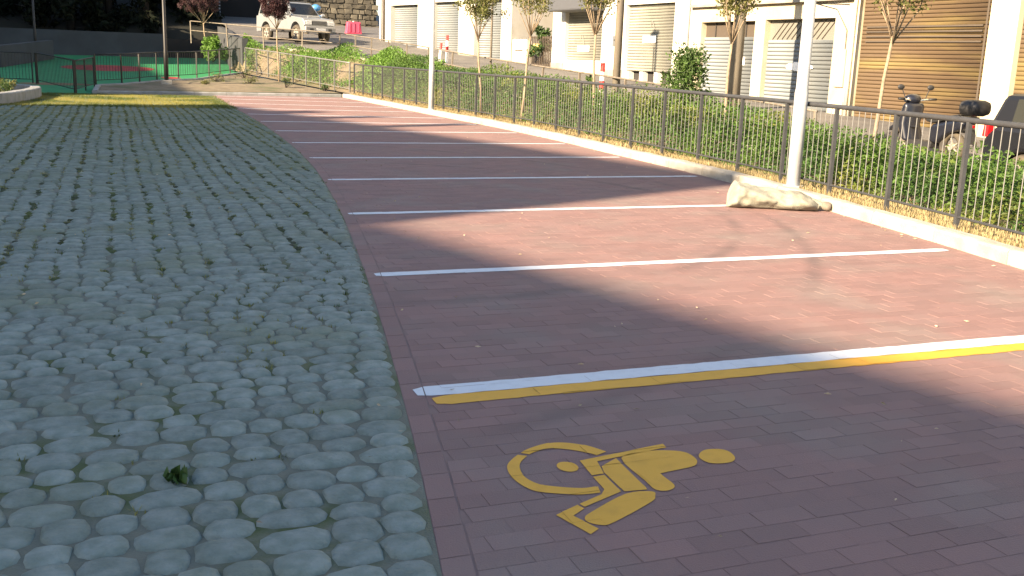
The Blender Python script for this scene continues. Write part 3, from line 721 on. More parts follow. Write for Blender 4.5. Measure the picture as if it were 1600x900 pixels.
# white house with garages
B_ = empty('white_house', ORG, RZ, label='bright white house with two cream garage shutters behind the tall bush', cat='building')
facade(B_, 27.11, 36.05, .2, 8.8, [(28.02, 30.85, .78, 3.30), (32.36, 35.06, .98, 3.17), (28.6, 30, 5.2, 6.9), (33, 34.4, 5.2, 6.9)], M['white_wall'])
s1 = shutter(B_, 28.02, 30.85, 1.20, 3.30, M['shutter_cream'], .09); s2 = shutter(B_, 32.36, 35.06, 1.50, 3.17, M['shutter_cream'], .09)
MB().box(28.05, 30.8, -.33, -.30, .80, 1.19).build('dark_opening', M['dark_gap'], B_)
for x in (28.9, 29.75, 30.6): MB().box(x, x+.2, -.28, -.08, .80, 1.19).build('block', M['white_wall'], B_)
MB().box(32.36, 35.06, -.25, -.08, .98, 1.495).build('low_wall', M['white_wall'], B_)
MB().box(32.25, 35.15, .003, .75, 3.16, 3.62).build('canopy', M['awning'], B_, bevel=.06)
door_window(B_, 28.6, 30, 5.2, 6.9); door_window(B_, 33, 34.4, 5.2, 6.9)
for a, c, z in ((35.1, 36.04, 1.38), (30.9, 32.3, 1.22)): MB().box(a, c, .003, .035, .3, z).build('plinth', M['plinth'], B_)
MB().box(29.15, 29.9, -.118, -.100, 2.10, 2.33).build('notice', M['paper'], s1)
MB().box(33.4, 34.25, -.118, -.100, 1.80, 2.0).build('notice', M['paper'], s2)
def squiggle(parent, s, z, k):
    P = [(s+.12*math.cos(t*.9)*k, -.093, z+.16*math.sin(t*1.35)*k) for t in np.linspace(0, 5, 22)]
    MB().tube(P, .009, 4).build('graffiti', M['ink'], parent)
squiggle(s1, 29.35, 2.62, 1.); squiggle(s2, 33.9, 2.2, 1.2)
MB().tube([(27.2, .04, .6), (27.2, .04, 8.6)], .03, 8).build('downpipe', M['meter'], B_, True)
o = empty('meter_box', (18+U.x*31.25, U.y*31.25, 0), RZ, label='grey box fixed to the white wall beside the garage shutter', cat='box')
MB().box(-.17, .17, .003, .14, 1.98, 2.32).build('case', M['box_grey'], o, bevel=.02); MB().box(-.05, .05, .141, .146, 2.16, 2.2).build('window', M['glass'], o)
# far white garages, turned a little towards us
UA = Vector((-.2516, .9678)); RA = math.atan2(UA.y, UA.x)
A_ = empty('garage_building', (15.2, 39.7, 0), RA, label='long white building with three dull grey garage shutters up the street', cat='building')
facade(A_, -.1, 11.05, .9, 9., [(.62, 2.62, 1.36, 3.82), (3.86, 6.03, 1.52, 3.82), (7.36, 9.94, 1.76, 3.76)], M['white_wall'], D=8)
for a, c, z, t in ((.62, 2.62, 1.38, 3.82), (3.86, 6.03, 1.54, 3.82), (7.36, 9.94, 1.78, 3.76)): shutter(A_, a, c, z, t, M['shutter_grey'], .095, depth=.22)
for a, c, z in ((-.08, .58, 1.55), (2.66, 3.82, 1.7), (6.08, 7.3, 1.85), (9.98, 11.0, 2.05)): MB().box(a, c, .003, .03, .95, z-.1).build('plinth', M['cream_wall'], A_)
b = MB(); b.tube([(10.5, .06, 1.6), (10.5, .06, 8.8)], .05, 8); b.build('downpipe', M['gate'], A_, True)
MB().tube([(10.75, .05, 1.8), (10.75, .05, 8.8)], .03, 8).build('downpipe', M['meter'], A_, True)
# recess, gate and cabinet between the white houses
R_ = empty('courtyard_wall', (18, 0, 0), RZ, label='shaded grey brown back wall of the yard behind the slatted gate', cat='wall')
MB().box(36.06, 39.7, -5.2, -5., .8, 8.).build('wall_face', M['plinth'], R_)
MB().box(38.35, 39.66, -.30, -.05, .9, 2.22).build('low_wall', M['white_wall'], R_)
o = empty('meter_cabinet', (18+U.x*39.0, U.y*39.0, 0), RZ, label='grey meter cabinet on the low white wall beside the slatted gate', cat='cabinet')
MB().box(-.36, .36, -.045, .06, 1.82, 2.22).build('case', M['white_plastic'], o); MB().box(-.32, .32, .062, .075, 1.86, 2.18).build('door', M['meter'], o)
G_ = empty('slatted_gate', (18+U.x*36.1, U.y*36.1, 0), RZ, label='brown slatted yard gate between the two white buildings', cat='gate')
for i in range(15): MB().box(.05+i*.145, .05+i*.145+.035, -.1, -.07, 1.2, 2.34).build('bar', M['gate'], G_)
MB().box(.02, 2.2, -.115, -.102, 2.26, 2.32).box(.02, 2.2, -.115, -.102, 1.24, 1.30).build('cross_rail', M['gate'], G_)
for i in range(6): MB().tube([(.1, -.068, 1.3+i*.17), (.55, -.068, 1.46+i*.17)], .012, 5).build('diagonal_bar', M['gate'], G_)
o = empty('letter_box', (18+U.x*37.35, U.y*37.35, 0), RZ, label='yellow box hanging on the slatted yard gate', cat='box')
MB().box(-.2, .2, -.06, .06, 1.72, 2.05).build('case', M['yellow_box'], o, bevel=.02); MB().box(-.12, .12, .061, .066, 1.93, 1.96).build('slot', M['dark_gap'], o)
# red and white posts
for (s, off, zz, lab) in ((43.0, 2.2, None, 'red and white striped post in front of the grey garage shutters'), (27.5, 5.6, None, 'red and white striped post beside the wooden pole')):
    px, py = 18+U.x*s-off*.9976, U.y*s-off*.0698
    if s > 40: px, py = 11.6, 36.7
    else: px, py = 10.45, 21.3
    o = empty('striped_post', (px, py, float(ZS(py))), label=lab, cat='post')
    for i in range(5): MB().tube([(0, 0, i*.2), (0, 0, i*.2+.2)], .055, 10).build('band', M['white_plastic' if i in (0, 1, 3) else 'red_paint'], o)
o = empty('striped_post', (11.25, 36.5, float(ZS(36.5))), label='shorter striped post leaning next to the other in front of garages', cat='post')
for i in range(3): MB().tube([(.02*i, 0, i*.24), (.02*(i+1), 0, i*.24+.24)], .05, 10).build('band', M['white_plastic' if i < 2 else 'red_paint'], o)

# ------------------------------------------------------------------ buildings that shade the lot from the left
TE = math.tan(SUN_EL)/.364
def house(name, P0, P1, H, depth, label, m, chim=()):
    H *= TE; P0, P1 = Vector(P0), Vector(P1); d = (P1-P0); L = d.length; rz = math.atan2(d.y, d.x)
    o = empty(name, (P0.x, P0.y, 0), rz, label=label, cat='building')
    MB().box(0, L, 0, depth, -.1, H-.25).build('wall', m, o)
    MB().box(0, L, 0, depth, H-.248, H).build('roof', M['roof'], o)
    k = int(L//3.5)
    for i in range(k):
        z = 1.2
        while z < H-2.2:
            x = (i+.5)*L/k; f = MB().box(x-.5, x+.5, -.03, -.003, z, z+1.4).build('window', M['glass'], o)
            MB().box(x-.6, x+.6, -.08, -.031, z-.1, z-.003).build('sill', M['kerb'], f); z += 3.1
    for (x, wd, h) in chim: MB().box(x, x+wd, .05, .55, H+.002, H+h).build('chimney', M['roof'], o)
    return o
def wl(y): return -22.2-.29*(y+2.5)
house('unseen_shade_house', (wl(-2.35), -2.35), (wl(14.3), 14.3), 12., 10, 'tall beige apartment house whose shade covers the cobbles', M['house'], ((9.6, .45, 1.15), (12.3, .5, .85), (14.2, .8, .55)))
house('unseen_shade_house', (wl(-30), -30), (wl(-2.4), -2.4), 9.75, 10, 'lower beige house next to the tall apartment house', M['house'])
house('unseen_shade_house', (-30, 18.6), (-30, 33.9), 13., 10, 'unseen beige block added to shade the green playground', M['house'])  # added out of view only to cast shade over the playground
house('unseen_shade_house', (-30, 34.), (-30, 41.), 15., 10, 'unseen narrow block added to shade the walls behind the playground', M['house'])  # invented shade caster, kept lower so the rubble wall stays sunlit
house('unseen_shade_house', (-30, 41.1), (-30, 90.), 24., 12, 'unseen long high block added to keep the wooded slope in shade', M['house'])  # added in place of a wooded hill to shade the dark trees

# ------------------------------------------------------------------ far left walls, dark house, rubble wall
def wall_line(name, pts, h, th, m, label, zf):
    o = empty(name, (pts[0][0], pts[0][1], 0), label=label, cat='wall')
    b = MB()
    for (a, c) in zip(pts, pts[1:]):
        A, B = Vector(a), Vector(c); d = (B-A).normalized(); n = Vector((-d.y, d.x))*th
        z0, z1 = zf(*a), zf(*c); V = []
        for q, z in ((A, z0), (B, z1), (B+n, z1), (A+n, z0)): V += [(q.x-pts[0][0], q.y-pts[0][1], z-.4), (q.x-pts[0][0], q.y-pts[0][1], z+h)]
        b.add(V, [(0, 2, 3, 1), (2, 4, 5, 3), (4, 6, 7, 5), (6, 0, 1, 7), (1, 3, 5, 7)])
    b.build('wall_face', m, o); return o
wall_line('retaining_wall', [(-6.5, 53.2), (-2.2, 53.2), (2.6, 53.6)], 1.20, .3, M['retain'], 'long grey retaining wall below the dark trees behind the playground', lambda x, y: .85)
wall_line('low_wall', [(-7., 43.0), (-3.84, 43.4), (-2.3, 49.8)], .8, .25, M['retain'], 'low dark wall along the left side of the green playground', lambda x, y: floor_z(y))
wall_line('street_wall', [(5.28, 43.6), (5.0, 46), (5.2, 48), (5.5, 52), (5.5, 56)][::-1], 1.35, -.25, M['retain'], 'dark wall holding up the street beside the playground', lambda x, y: .5+.055*(y-43))
wall_line('low_wall', [(2.62, 53.6), (5.0, 54.4)], .85, .3, M['dark_wall'], 'dark low wall between retaining wall and the street', lambda x, y: 1.0)
H_ = empty('dark_house', (3.2, 64., 3.2), -.05, label='dark rendered house behind the silver off-road car', cat='building')
MB().box(0, 9.4, 0, 6, -1.5, 9).build('wall', M['dark_wall'], H_); MB().box(-.2, 9.6, -.3, 6.2, 9.003, 9.3).build('roof', M['roof'], H_)
lv = MB().box(2.55, 3.0, -.06, -.003, -.5, 4.5).build('shutter', M['retain'], H_)
for i in range(26): MB().box(2.57, 2.98, -.10, -.061, -.45+i*.19, -.45+i*.19+.10).build('louvre', M['pale_louvre'], lv)
MB().box(6.6, 7.5, -.03, -.003, .1, 2.2).build('door', M['gate'], H_)
RW = empty('rubble_wall', (9.2, 59.2, 2.5), 0, label='old rubble stone wall behind the red plastic barrier', cat='wall')
MB().box(0, 5.2, 0, .6, -.6, 4.6).build('mortar', M['mortar'], RW)
z = 0.
for rw in range(16):
    x = random.uniform(-.1, .1)
    while x < 5.0:
        wd = random.uniform(.2, .5); hh = random.uniform(.2, .28)
        b = MB().box(x+.01, x+wd-.01, -.06, .05, rw*.285+.01, rw*.285+hh); b.v = [(p[0]+random.uniform(-.05, .05)*(p[1] < 0)+(.02 if p[1] < 0 else 0)*(1 if p[0] < x+wd/2 else -1), p[1]+random.uniform(-.03, .02), p[2]+random.uniform(-.04, .04)) for p in b.v]
        b_ = b.build('stone', M['rubble'], RW); a = b_.data.attributes.new('rnd', 'FLOAT', 'POINT'); a.data.foreach_set('value', [random.random()]*len(b_.data.vertices))
        x += wd

# ------------------------------------------------------------------ poles and lamps
def lamp_post(x, y, z, H, r, m, label, foot=None, head=True, group=None):
    o = empty('lamp_post', (x, y, z), label=label, cat='lamp post', group=group)
    MB().tube([(0, 0, -.15), (0, 0, 1.1), (0, 0, 1.15), (0, 0, H)], [r, r*.97, r*.86, r*.62], 16).build('pole', m, o, True)
    MB().tube([(0, 0, 0), (0, 0, .05)], r*1.45, 16).build('base_ring', m, o)
    if head:
        a = MB().tube([(0, 0, H-.05), (-.15, -.05, H+.06)], .03, 8).build('arm', m, o)
        MB().prism([(-.62, H+.1), (-.55, H+.2), (-.1, H+.1), (0, H+.0), (-.12, H-.02)], -.16, .16).build('lamp_head', M['box_grey'], o, bevel=.02)
    if foot: MB().box(-.17, .17, -.17, .17, -.1, foot).build('footing', M['kerb'], o, bevel=.015)
    return o
lamp_post(7.30, 9.74, .08, 6.5, .080, M['pale_metal'], 'tall pale lamp post behind the kerb near the white sack')
lamp_post(7.60, 25.3, .08, 6.5, .072, M['pale_metal'], 'slim pale lamp post at the bend of the kerb')
lamp_post(1.72, 36.4, floor_z(36.4)+.05, 5.2, .07, M['black_metal'], 'slim black lamp post on a concrete footing beside the playground', foot=.16)
lamp_post(-2.95, 49.0, .7, 5.2, .06, M['black_metal'], 'black lamp post in front of the retaining wall', foot=.1)
def upole(x, y, r0, r1, H, m, label, tilt=(0, 0), name='utility_pole', cat='pole'):
    o = empty(name, (x, y, verge_z(x, y) if x < XS(y) else float(ZS(y))), label=label, cat=cat)
    MB().tube([(0, 0, -.2), (tilt[0]*H/2, tilt[1]*H/2, H/2), (tilt[0]*H, tilt[1]*H, H)], [r0, (r0+r1)/2, r1], 14).build('shaft', m, o, True)
    MB().tube([(0, 0, H*.42), (tilt[0], tilt[1], H*.42+.05)], r0*1.02, 12).build('strap', M['galv'], o); return o
upole(9.9, 19.5, .085, .07, 7.5, M['pole_wood'], 'pale wooden utility pole beside the striped post')
upole(14.0, 21.3, .15, .12, 8., M['pole_wood'], 'thick grey brown utility pole in front of the cream shop')
upole(9.55, 26.3, .03, .028, 4.5, M['rail_metal'], 'thin brown pole at the street railing before the garages', name='sign_pole')

# ------------------------------------------------------------------ trees and plants
def sapling(x, y, z, trunk_h, crown_r, crown_h, n, m, label, tilt=(0, 0), up=1., leaf=.052, nb=10):
    o = empty('young_tree', (x, y, z), label=label, cat='tree', group='young trees by the railing')
    b = MB(); T = Vector((tilt[0], tilt[1], trunk_h))
    b.tube([(0, 0, -.1), T*.35+Vector((.012, .01, 0)), T*.7+Vector((-.012, .008, 0)), T], [.030, .026, .022, .019], 8)
    cs = []
    for i in range(nb):
        a = 2*math.pi*i/nb+random.uniform(-.4, .4); L = crown_h*random.uniform(.6, 1.0); sp = crown_r*random.uniform(.35, 1.0)
        e = T+Vector((math.cos(a)*sp, math.sin(a)*sp, L*up)); mid = T.lerp(e, .45)+Vector((math.cos(a)*sp*.22, math.sin(a)*sp*.22, -L*.06))
        st = T-Vector((0, 0, random.uniform(0, .12)))
        b.tube([st, mid, e], [.013, .008, .003], 5)
        for t in (.55, .75, .95):
            q = mid.lerp(e, (t-.45)/.55); cs.append((q, .16))
            e2 = q+Vector((random.gauss(0, .16), random.gauss(0, .16), random.uniform(.0, .25))); b.tube([q, e2], [.005, .002], 4); cs.append((e2, .14))
    b.build('trunk', M['bark'], o, True)
    P = cloud([tuple(c) for c, _ in cs], [r for _, r in cs], n); v, f, r = leaves(P, leaf, .55); mesh_np('crown', v, f, m, o, rnd=r)
    return o
sapling(8.05, 22.7, .15, 1.75, .55, 1.3, 4200, M['olive'], 'slender young tree with sparse olive green crown near the lamp post at the bend', (-.13, 0))
sapling(8.25, 20.7, .15, 1.85, .55, 1.5, 2600, M['ochre'], 'slender young tree with thin yellow ochre crown before the slatted gate', (.16, 0))
sapling(8.65, 17.95, .15, 1.85, .42, 1.5, 3000, M['ochre'], 'young tree with upright tan crown beside the pale wooden pole', (-.03, 0))
sapling(9.05, 14.0, .2, 1.62, .34, 1.5, 3000, M['ochre'], 'young tree with narrow brown crown before the thick pole', (.04, 0))
sapling(9.3, 10.85, .1, 1.80, .50, 1.3, 3000, M['olive'], 'leaning young tree with green brown crown before the rusty shutter', (.17, 0))
sapling(5.75, 38.6, .35, 1.9, .62, 1.3, 11000, M['plum'], 'young plum tree with dark purple crown in front of the silver car', (-.05, 0))
sapling(3.75, 44.9, 1.2, 1.3, .9, 1.3, 13000, M['plum'], 'young plum tree with dark purple crown above the bright green bush', (-.1, 0))
def shrub(x, y, z, r, h, n, m, label, name='bush', leaf=.08, asp=.45, group=None, lumps=10):
    o = empty(name, (x, y, z), label=label, cat='bush', group=group); b = MB(); cs = []; rs = []
    for i in range(lumps):
        a = random.uniform(0, 6.28); q = r*math.sqrt(random.random()); t = random.random()**.8; q *= (1-.55*t)
        e = Vector((math.cos(a)*q, math.sin(a)*q, h*(.2+.78*t))); cs.append(tuple(e)); rs.append(r*.36)
        b.tube([(0, 0, -.05), (e.x*.4, e.y*.4, e.z*.5), e], [.012, .008, .003], 5)
    b.build('stem', M['dark_bark'], o)
    P = cloud(cs, rs, n); P[:, 2] = np.maximum(P[:, 2], .02)
    v, f, rr = leaves(P, leaf, asp); mesh_np('foliage', v, f, m, o, rnd=rr); return o
shrub(9.55, 16.1, .15, .66, 1.5, 4200, M['bright_bush'], 'tall leafy green bush in front of the white garage corner', leaf=.075, lumps=40)
shrub(9.75, 20.6, .35, .25, .75, 500, M['bush'], 'small leafy shrub at the foot of the pale wooden pole', leaf=.1)
shrub(3.95, 44.5, .95, .62, .85, 1500, M['bright'], 'bright green bush under the plum tree beyond the playground fence', leaf=.13, lumps=14)
shrub(15.6, 37.2, 1.3, .5, 1.4, 900, M['bush'], 'leafy shrub growing in the yard behind the slatted gate', leaf=.14, lumps=14)
for k, (x, y, r, h) in enumerate(((5.6, 36.0, .26, .34), (4.55, 37.6, .34, .28), (6.75, 35.0, .2, .2), (3.5, 38.2, .3, .26), (4.7, 40.2, .42, .45), (3.0, 36.6, .18, .16))):
    shrub(x, y, floor_z(y)+.06, r, h, 260, M['olive' if k % 2 else 'bush'], 'small low shrub planted in the sandy bed', group='shrubs in the sandy bed', leaf=.05, lumps=8)
for k, (x, y) in enumerate(((-2.7, 27.5), (-2.5, 29.3), (-2.6, 30.6), (-3.3, 28.8), (-2.9, 31.5))):
    shrub(x, y, .14, .3, .26, 350, M['bush' if k % 2 else 'olive'], 'low dark plant inside the rounded concrete planter', name='plant', group='plants in the rounded planter', leaf=.06, lumps=8)

# weeds and straw on the verge
P = []; 
def weedh(x, y):
    return .60+.30*(.5+.5*math.sin(y*.9+1.3*math.sin(x*2.3+y*.31)))+.20*math.sin(y*2.7+x*3.1)*math.sin(y*1.3+.5)-.10*max(0, math.sin(y*.55+2))
pts = []; n = 0
while n < 110000:
    y = random.uniform(4.5, 33.) if random.random() < .8 else random.uniform(5, 14)
    a = XK(y)+.16; b_ = XS(y); near = max(0, min(1, (12.5-y)/4)); g0 = .38+.55*near
    x = random.uniform(a+g0, b_-.05); t = (x-a)/(b_-a)
    edge = min(1, (x-a-g0)/.45)
    h = weedh(x, y)*edge*(1-.22*near)*(1. if y < 27 else .8)*(1.15-.5*t)+.05
    h = max(.05, h)
    z = verge_z(x, y)+h*random.random()**.55
    pts.append((x+random.gauss(0, .02), y+random.gauss(0, .02), z)); n += 1
P = np.array(pts); v, f, r = leaves(P, .058, .42, .2)
o = mesh_np('verge_weeds', v, f, M['leaf'], rnd=r); tag(o, 'dense green weeds growing behind the dark grey railing', 'weeds', kind='stuff')
# taller far weeds under the street railing
pts = []
for _ in range(34000):
    y = random.uniform(29, 44); a = verge_left(y); b_ = XS(y); x = random.uniform(a+.25, b_)
    d = .62+.42*math.sin(y*1.15+.7)+.3*math.sin(x*3)
    if random.random() > d: continue
    pts.append((x, y, verge_z(x, y)+(.1+.5*max(0, d-.2))*random.random()**.7))
v, f, r = leaves(np.array(pts), .10, .35, .0)
o = mesh_np('bank_weeds', v, f, M['bright'], rnd=r); tag(o, 'light green weeds on the bank below the street railing', 'weeds', kind='stuff')
pts = []
for _ in range(32000):
    y = random.uniform(3, 34) if random.random() < .75 else random.uniform(4, 13); a = XK(y)+.17; x = a+abs(random.gauss(0, .32+.3*max(0, min(1, (12.5-y)/4))))+.01
    if x < XS(y): pts.append((x, y, verge_z(x, y)))
for _ in range(5000):
    y = random.uniform(28, 43); x = random.uniform(verge_left(y)+.2, XS(y)); pts.append((x, y, verge_z(x, y)))
v, f, r = blades(np.array(pts), .075, .006, .97)
o = mesh_np('dry_grass', v, f, M['straw'], rnd=r); tag(o, 'dry straw coloured grass between the kerb and the weeds', 'grass', kind='stuff')
# fallen leaves and crumbs
pts = []
for _ in range(150):
    y = random.uniform(2.2, 20)**1.; x = random.uniform(XL(y)+.1, XK(y)-.05); pts.append((x, y, .008))
for _ in range(120):
    y = random.uniform(3.5, 30); pts.append((XK(y)-abs(random.gauss(0, .08))-.01, y, .01))
for _ in range(60):
    y = random.uniform(2.4, 14); pts.append((random.uniform(-2, XL(y)), y, .036))
v, f, r = leaves(np.array(pts), .028, .35, .97)
v[:, 2] = np.maximum(v[:, 2], .004)
o = mesh_np('leaf_litter', v, f, M['litter'], rnd=r); tag(o, 'tiny dry leaf scraps scattered over the paving', 'leaves', kind='stuff')

# dark wood behind the playground
def big_tree(x, y, z, H, R, n, label):
    o = empty('dark_tree', (x, y, z), label=label, cat='tree', group='dark trees behind the playground'); b = MB(); cs = []; rs = []
    b.tube([(0, 0, -.3), (.1, 0, H*.5), (0, .1, H*.92)], [.22, .14, .03], 8)
    for i in range(26):
        t = random.uniform(.04, 1); a = random.uniform(0, 6.28); q = R*random.uniform(.3, 1)*(1-.6*max(0, t-.4))
        e = Vector((math.cos(a)*q, math.sin(a)*q, H*t)); b.tube([(0, 0, H*t*.85), e], [.05, .01], 5); cs.append(tuple(e)); rs.append(R*random.uniform(.3, .5))
    b.build('trunk', M['dark_bark'], o, True)
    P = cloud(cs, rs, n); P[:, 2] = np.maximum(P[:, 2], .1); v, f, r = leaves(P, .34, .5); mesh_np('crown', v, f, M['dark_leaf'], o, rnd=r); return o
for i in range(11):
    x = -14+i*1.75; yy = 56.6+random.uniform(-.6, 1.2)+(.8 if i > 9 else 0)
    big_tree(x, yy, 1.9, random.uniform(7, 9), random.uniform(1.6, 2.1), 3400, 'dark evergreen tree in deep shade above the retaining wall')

# ------------------------------------------------------------------ sack on the paving
sk = empty('sack', (6.46, 8.86, 0), math.radians(-22), label='crumpled white woven sack lying against the kerb', cat='sack')
from mathutils import noise as mnoise
n, m = 52, 40; V = []; F = []
LS = .93
for i in range(n+1):
    t = i/n; x = -.52+t*LS
    rr = (min(1, t/.07))**.45*(1-.62*max(0, (t-.70)/.30)**1.5)
    wy = .185*rr*(1+.10*math.sin(t*8+.5)); hz_ = .118*rr*(1+.10*math.sin(t*6+1.2))*(1.08-.25*t)
    for k in range(m):
        a = 2*math.pi*k/m; cy, cz = math.cos(a), math.sin(a)
        q = Vector((x*3.2, cy*1.3, cz*1.3))
        f_ = 1+.28*mnoise.noise(q*1.3)+.10*abs(mnoise.noise(q*3.1+Vector((x*4, 3, 1))))-.20*abs(mnoise.noise(Vector((x*9, a*1.3, 5.))))
        z = hz_+hz_*cz*f_ if cz > -.2 else hz_+hz_*max(cz, -.98)
        V.append((x+.02*mnoise.noise(q*2), wy*cy*f_+.03*math.sin(t*5)-.03*t, max(.006, z)))
for i in range(n):
    for k in range(m): F.append((i*m+k, i*m+(k+1) % m, (i+1)*m+(k+1) % m, (i+1)*m+k))
F += [tuple(range(m)), tuple(n*m+k for k in range(m))[::-1]]
o = mesh_np('body', V, F, M['sack'], sk, True)
MB().tube([(.30, -.02, .07), (.38, -.035, .068), (.43, -.05, .056), (.47, -.06, .05)], [.085, .062, .042, .045], 12).build('tied_neck', M['sack'], sk, True, sub=1)
MB().tube([(.445, -.05, .06), (.49, -.07, .056), (.53, -.085, .05), (.55, -.09, .048)], [.035, .05, .052, .022], 12).build('loose_end', M['sack_dirt'], sk, True, sub=1)

# ------------------------------------------------------------------ vehicles
def wheel(root, x, y, r, wd, side):
    o = MB().torus((0, 0, 0), (0, 1, 0), r*.76, r*.25, 24, 8).build('wheel', M['tyre'], root, True); o.location = (x, y, r); o.scale = (1, wd/(r*.5), 1)
    MB().disc((0, side*.02, 0), (0, 1, 0), r*.62, .06, 18).build('rim', M['rim'], o); MB().disc((0, side*.06, 0), (0, 1, 0), r*.16, .05, 10).build('hub', M['galv'], o)
    for k in range(6):
        a = k*math.pi/3; MB().disc((math.cos(a)*r*.4, side*.052, math.sin(a)*r*.4), (0, 1, 0), r*.1, .012, 8).build('rim_hole', M['trim'], o)
    return o
def arch_profile(x0, x1, zb, top, wheels, rw):
    """side outline with wheel arches; top: list of (x,z) from x1 back to x0"""
    P = [(x0, zb)]
    for wx in sorted(wheels):
        for k in range(9):
            a = math.pi-k*math.pi/8; P.append((wx+rw*math.cos(a), max(zb, zb+.02+rw*1.0*math.sin(a))))
    P.append((x1, zb)); return P+top
def loft_cabin(bottom, topp, wb, wt, zb, zt):
    """greenhouse: bottom/top = (x_rear, x_front)"""
    V = [(bottom[0], -wb, zb), (bottom[1], -wb, zb), (bottom[1], wb, zb), (bottom[0], wb, zb), (topp[0], -wt, zt), (topp[1], -wt, zt), (topp[1], wt, zt), (topp[0], wt, zt)]
    return V, [(0, 1, 5, 4), (1, 2, 6, 5), (2, 3, 7, 6), (3, 0, 4, 7), (4, 5, 6, 7), (3, 2, 1, 0)]
def quad_panel(root, name, Q, m, off, th=.012):
    """thin solid panel laid on a face given by four corners"""
    Q = [Vector(q) for q in Q]; nrm = (Q[1]-Q[0]).cross(Q[3]-Q[0]).normalized()
    V = [q+nrm*off for q in Q]+[q+nrm*(off+th) for q in Q]
    return MB().add(V, [(3, 2, 1, 0), (4, 5, 6, 7), (0, 1, 5, 4), (1, 2, 6, 5), (2, 3, 7, 6), (3, 0, 4, 7)]).build(name, m, root)
def inset(Q, a, b):
    Q = [Vector(q) for q in Q]
    def at(u, v): return Q[0].lerp(Q[1], u).lerp(Q[3].lerp(Q[2], u), v)
    return [at(a[0], b[0]), at(a[1], b[0]), at(a[1], b[1]), at(a[0], b[1])]
# silver off-road car
jx, jy = 7.85, 47.6; jz = float(ZS(47.6))-.05
J = empty('offroad_car', (jx, jy, jz), math.radians(-100+38-2), label='silver off-road car parked on the street by the rubble wall', cat='car')
J.scale = (.86, .95, .97)
top = [(2.08, .62), (2.10, .92), (1.98, 1.08), (1.05, 1.18), (.80, 1.20), (-2.10, 1.20), (-2.14, .7)]
MB().prism(arch_profile(-2.12, 2.10, .48, top, (-1.28, 1.36), .43), -.87, .87).build('body', M['silver'], J, bevel=.06)
V, Fc = loft_cabin((-2.08, 1.02), (-1.95, .35), .82, .68, 1.19, 1.82); MB().add(V, Fc).build('cabin', M['silver'], J, bevel=.05)
fr = [V[1], V[2], V[6], V[5]]; quad_panel(J, 'windscreen', inset(fr, (.07, .93), (.12, .88)), M['glass'], .006)
for sgn, Q in ((-1, [V[0], V[1], V[5], V[4]]), (1, [V[2], V[3], V[7], V[6]])):
    for a in (((.05, .40), (.44, .66), (.70, .93)) if sgn < 0 else ((.07, .30), (.34, .56), (.60, .95))): quad_panel(J, 'side_window', inset(Q, a, (.16, .86)), M['glass'], .006)
quad_panel(J, 'rear_window', inset([V[3], V[0], V[4], V[7]], (.1, .9), (.15, .85)), M['glass'], .006)
MB().box(2.085, 2.24, -.86, .86, .46, .74).build('bumper', M['bumper_grey'], J, bevel=.05)
MB().box(2.095, 2.12, -.42, .42, .80, .98).build('grille', M['trim'], J)
for k in range(5): MB().box(2.121, 2.135, -.4, .4, .815+k*.035, .828+k*.035).build('grille_bar', M['bumper_grey'], J)
for s in (-1, 1):
    MB().box(2.02, 2.13, s*.60-.16, s*.60+.16, .80, .98).build('headlight', M['lamp_glass'], J, bevel=.02)
    MB().box(2.08, 2.12, s*.80-.05, s*.80+.05, .80, .96).build('indicator', M['lamp_glass'], J)
    MB().box(2.241, 2.25, s*.52-.1, s*.52+.1, .55, .65).build('fog_light', M['trim'], J)
    MB().blob((.92, s*1.0, 1.27), (.08, .13, .09), 8, 6).build('mirror', M['silver'], J, True)
    MB().box(-.75, .95, s*.872-.012, s*.872+.012, .5, .58).build('side_step', M['trim'], J)
    MB().box(.0, .16, s*.878-.012, s*.878+.012, 1.04, 1.08).build('door_handle', M['trim'], J)
    MB().tube([(-1.8, s*.58, 1.88), (.2, s*.58, 1.88)], .02, 6).build('roof_bar', M['trim'], J)
    for wx in (-1.28, 1.36): wheel(J, wx, s*.76, .40, .26, s)
MB().box(2.241, 2.252, -.26, .26, .56, .67).build('number_plate', M['plate'], J)
MB().box(1.2, 1.3, -.1, .1, 1.16, 1.2).build('bonnet_scoop', M['silver'], J)
# dark hatchback
cx, cy = 13.0, 9.72
K = empty('hatchback', (cx, cy, float(ZS(9.7))-.03), math.radians(-88), label='dark hatchback parked before the second rusty shutter', cat='car')
top = [(2.0, .55), (2.02, .70), (1.80, .82), (.95, .92), (-1.80, .98), (-2.0, .80), (-2.02, .45)]
MB().prism(arch_profile(-2.0, 2.0, .24, top, (-1.3, 1.25), .36), -.84, .84).build('body', M['navy'], K, bevel=.07)
V, Fc = loft_cabin((-1.99, 1.05), (-1.84, .15), .80, .68, .95, 1.44); MB().add(V, Fc).build('cabin', M['navy'], K, bevel=.09)
quad_panel(K, 'windscreen', inset([V[1], V[2], V[6], V[5]], (.07, .93), (.12, .88)), M['glass'], .004)
quad_panel(K, 'rear_window', inset([V[3], V[0], V[4], V[7]], (.12, .88), (.18, .82)), M['glass'], .004)
for Q in ([V[0], V[1], V[5], V[4]], [V[2], V[3], V[7], V[6]]):
    rv = Q[0] == V[0]
    for a, m_ in (((.14, .30), 'glass_pale'), ((.34, .58), 'glass'), ((.62, .9), 'glass')):
        if not rv: a = (1-a[1], 1-a[0])
        quad_panel(K, 'side_window', inset(Q, a, (.18, .85)), M[m_], .004)
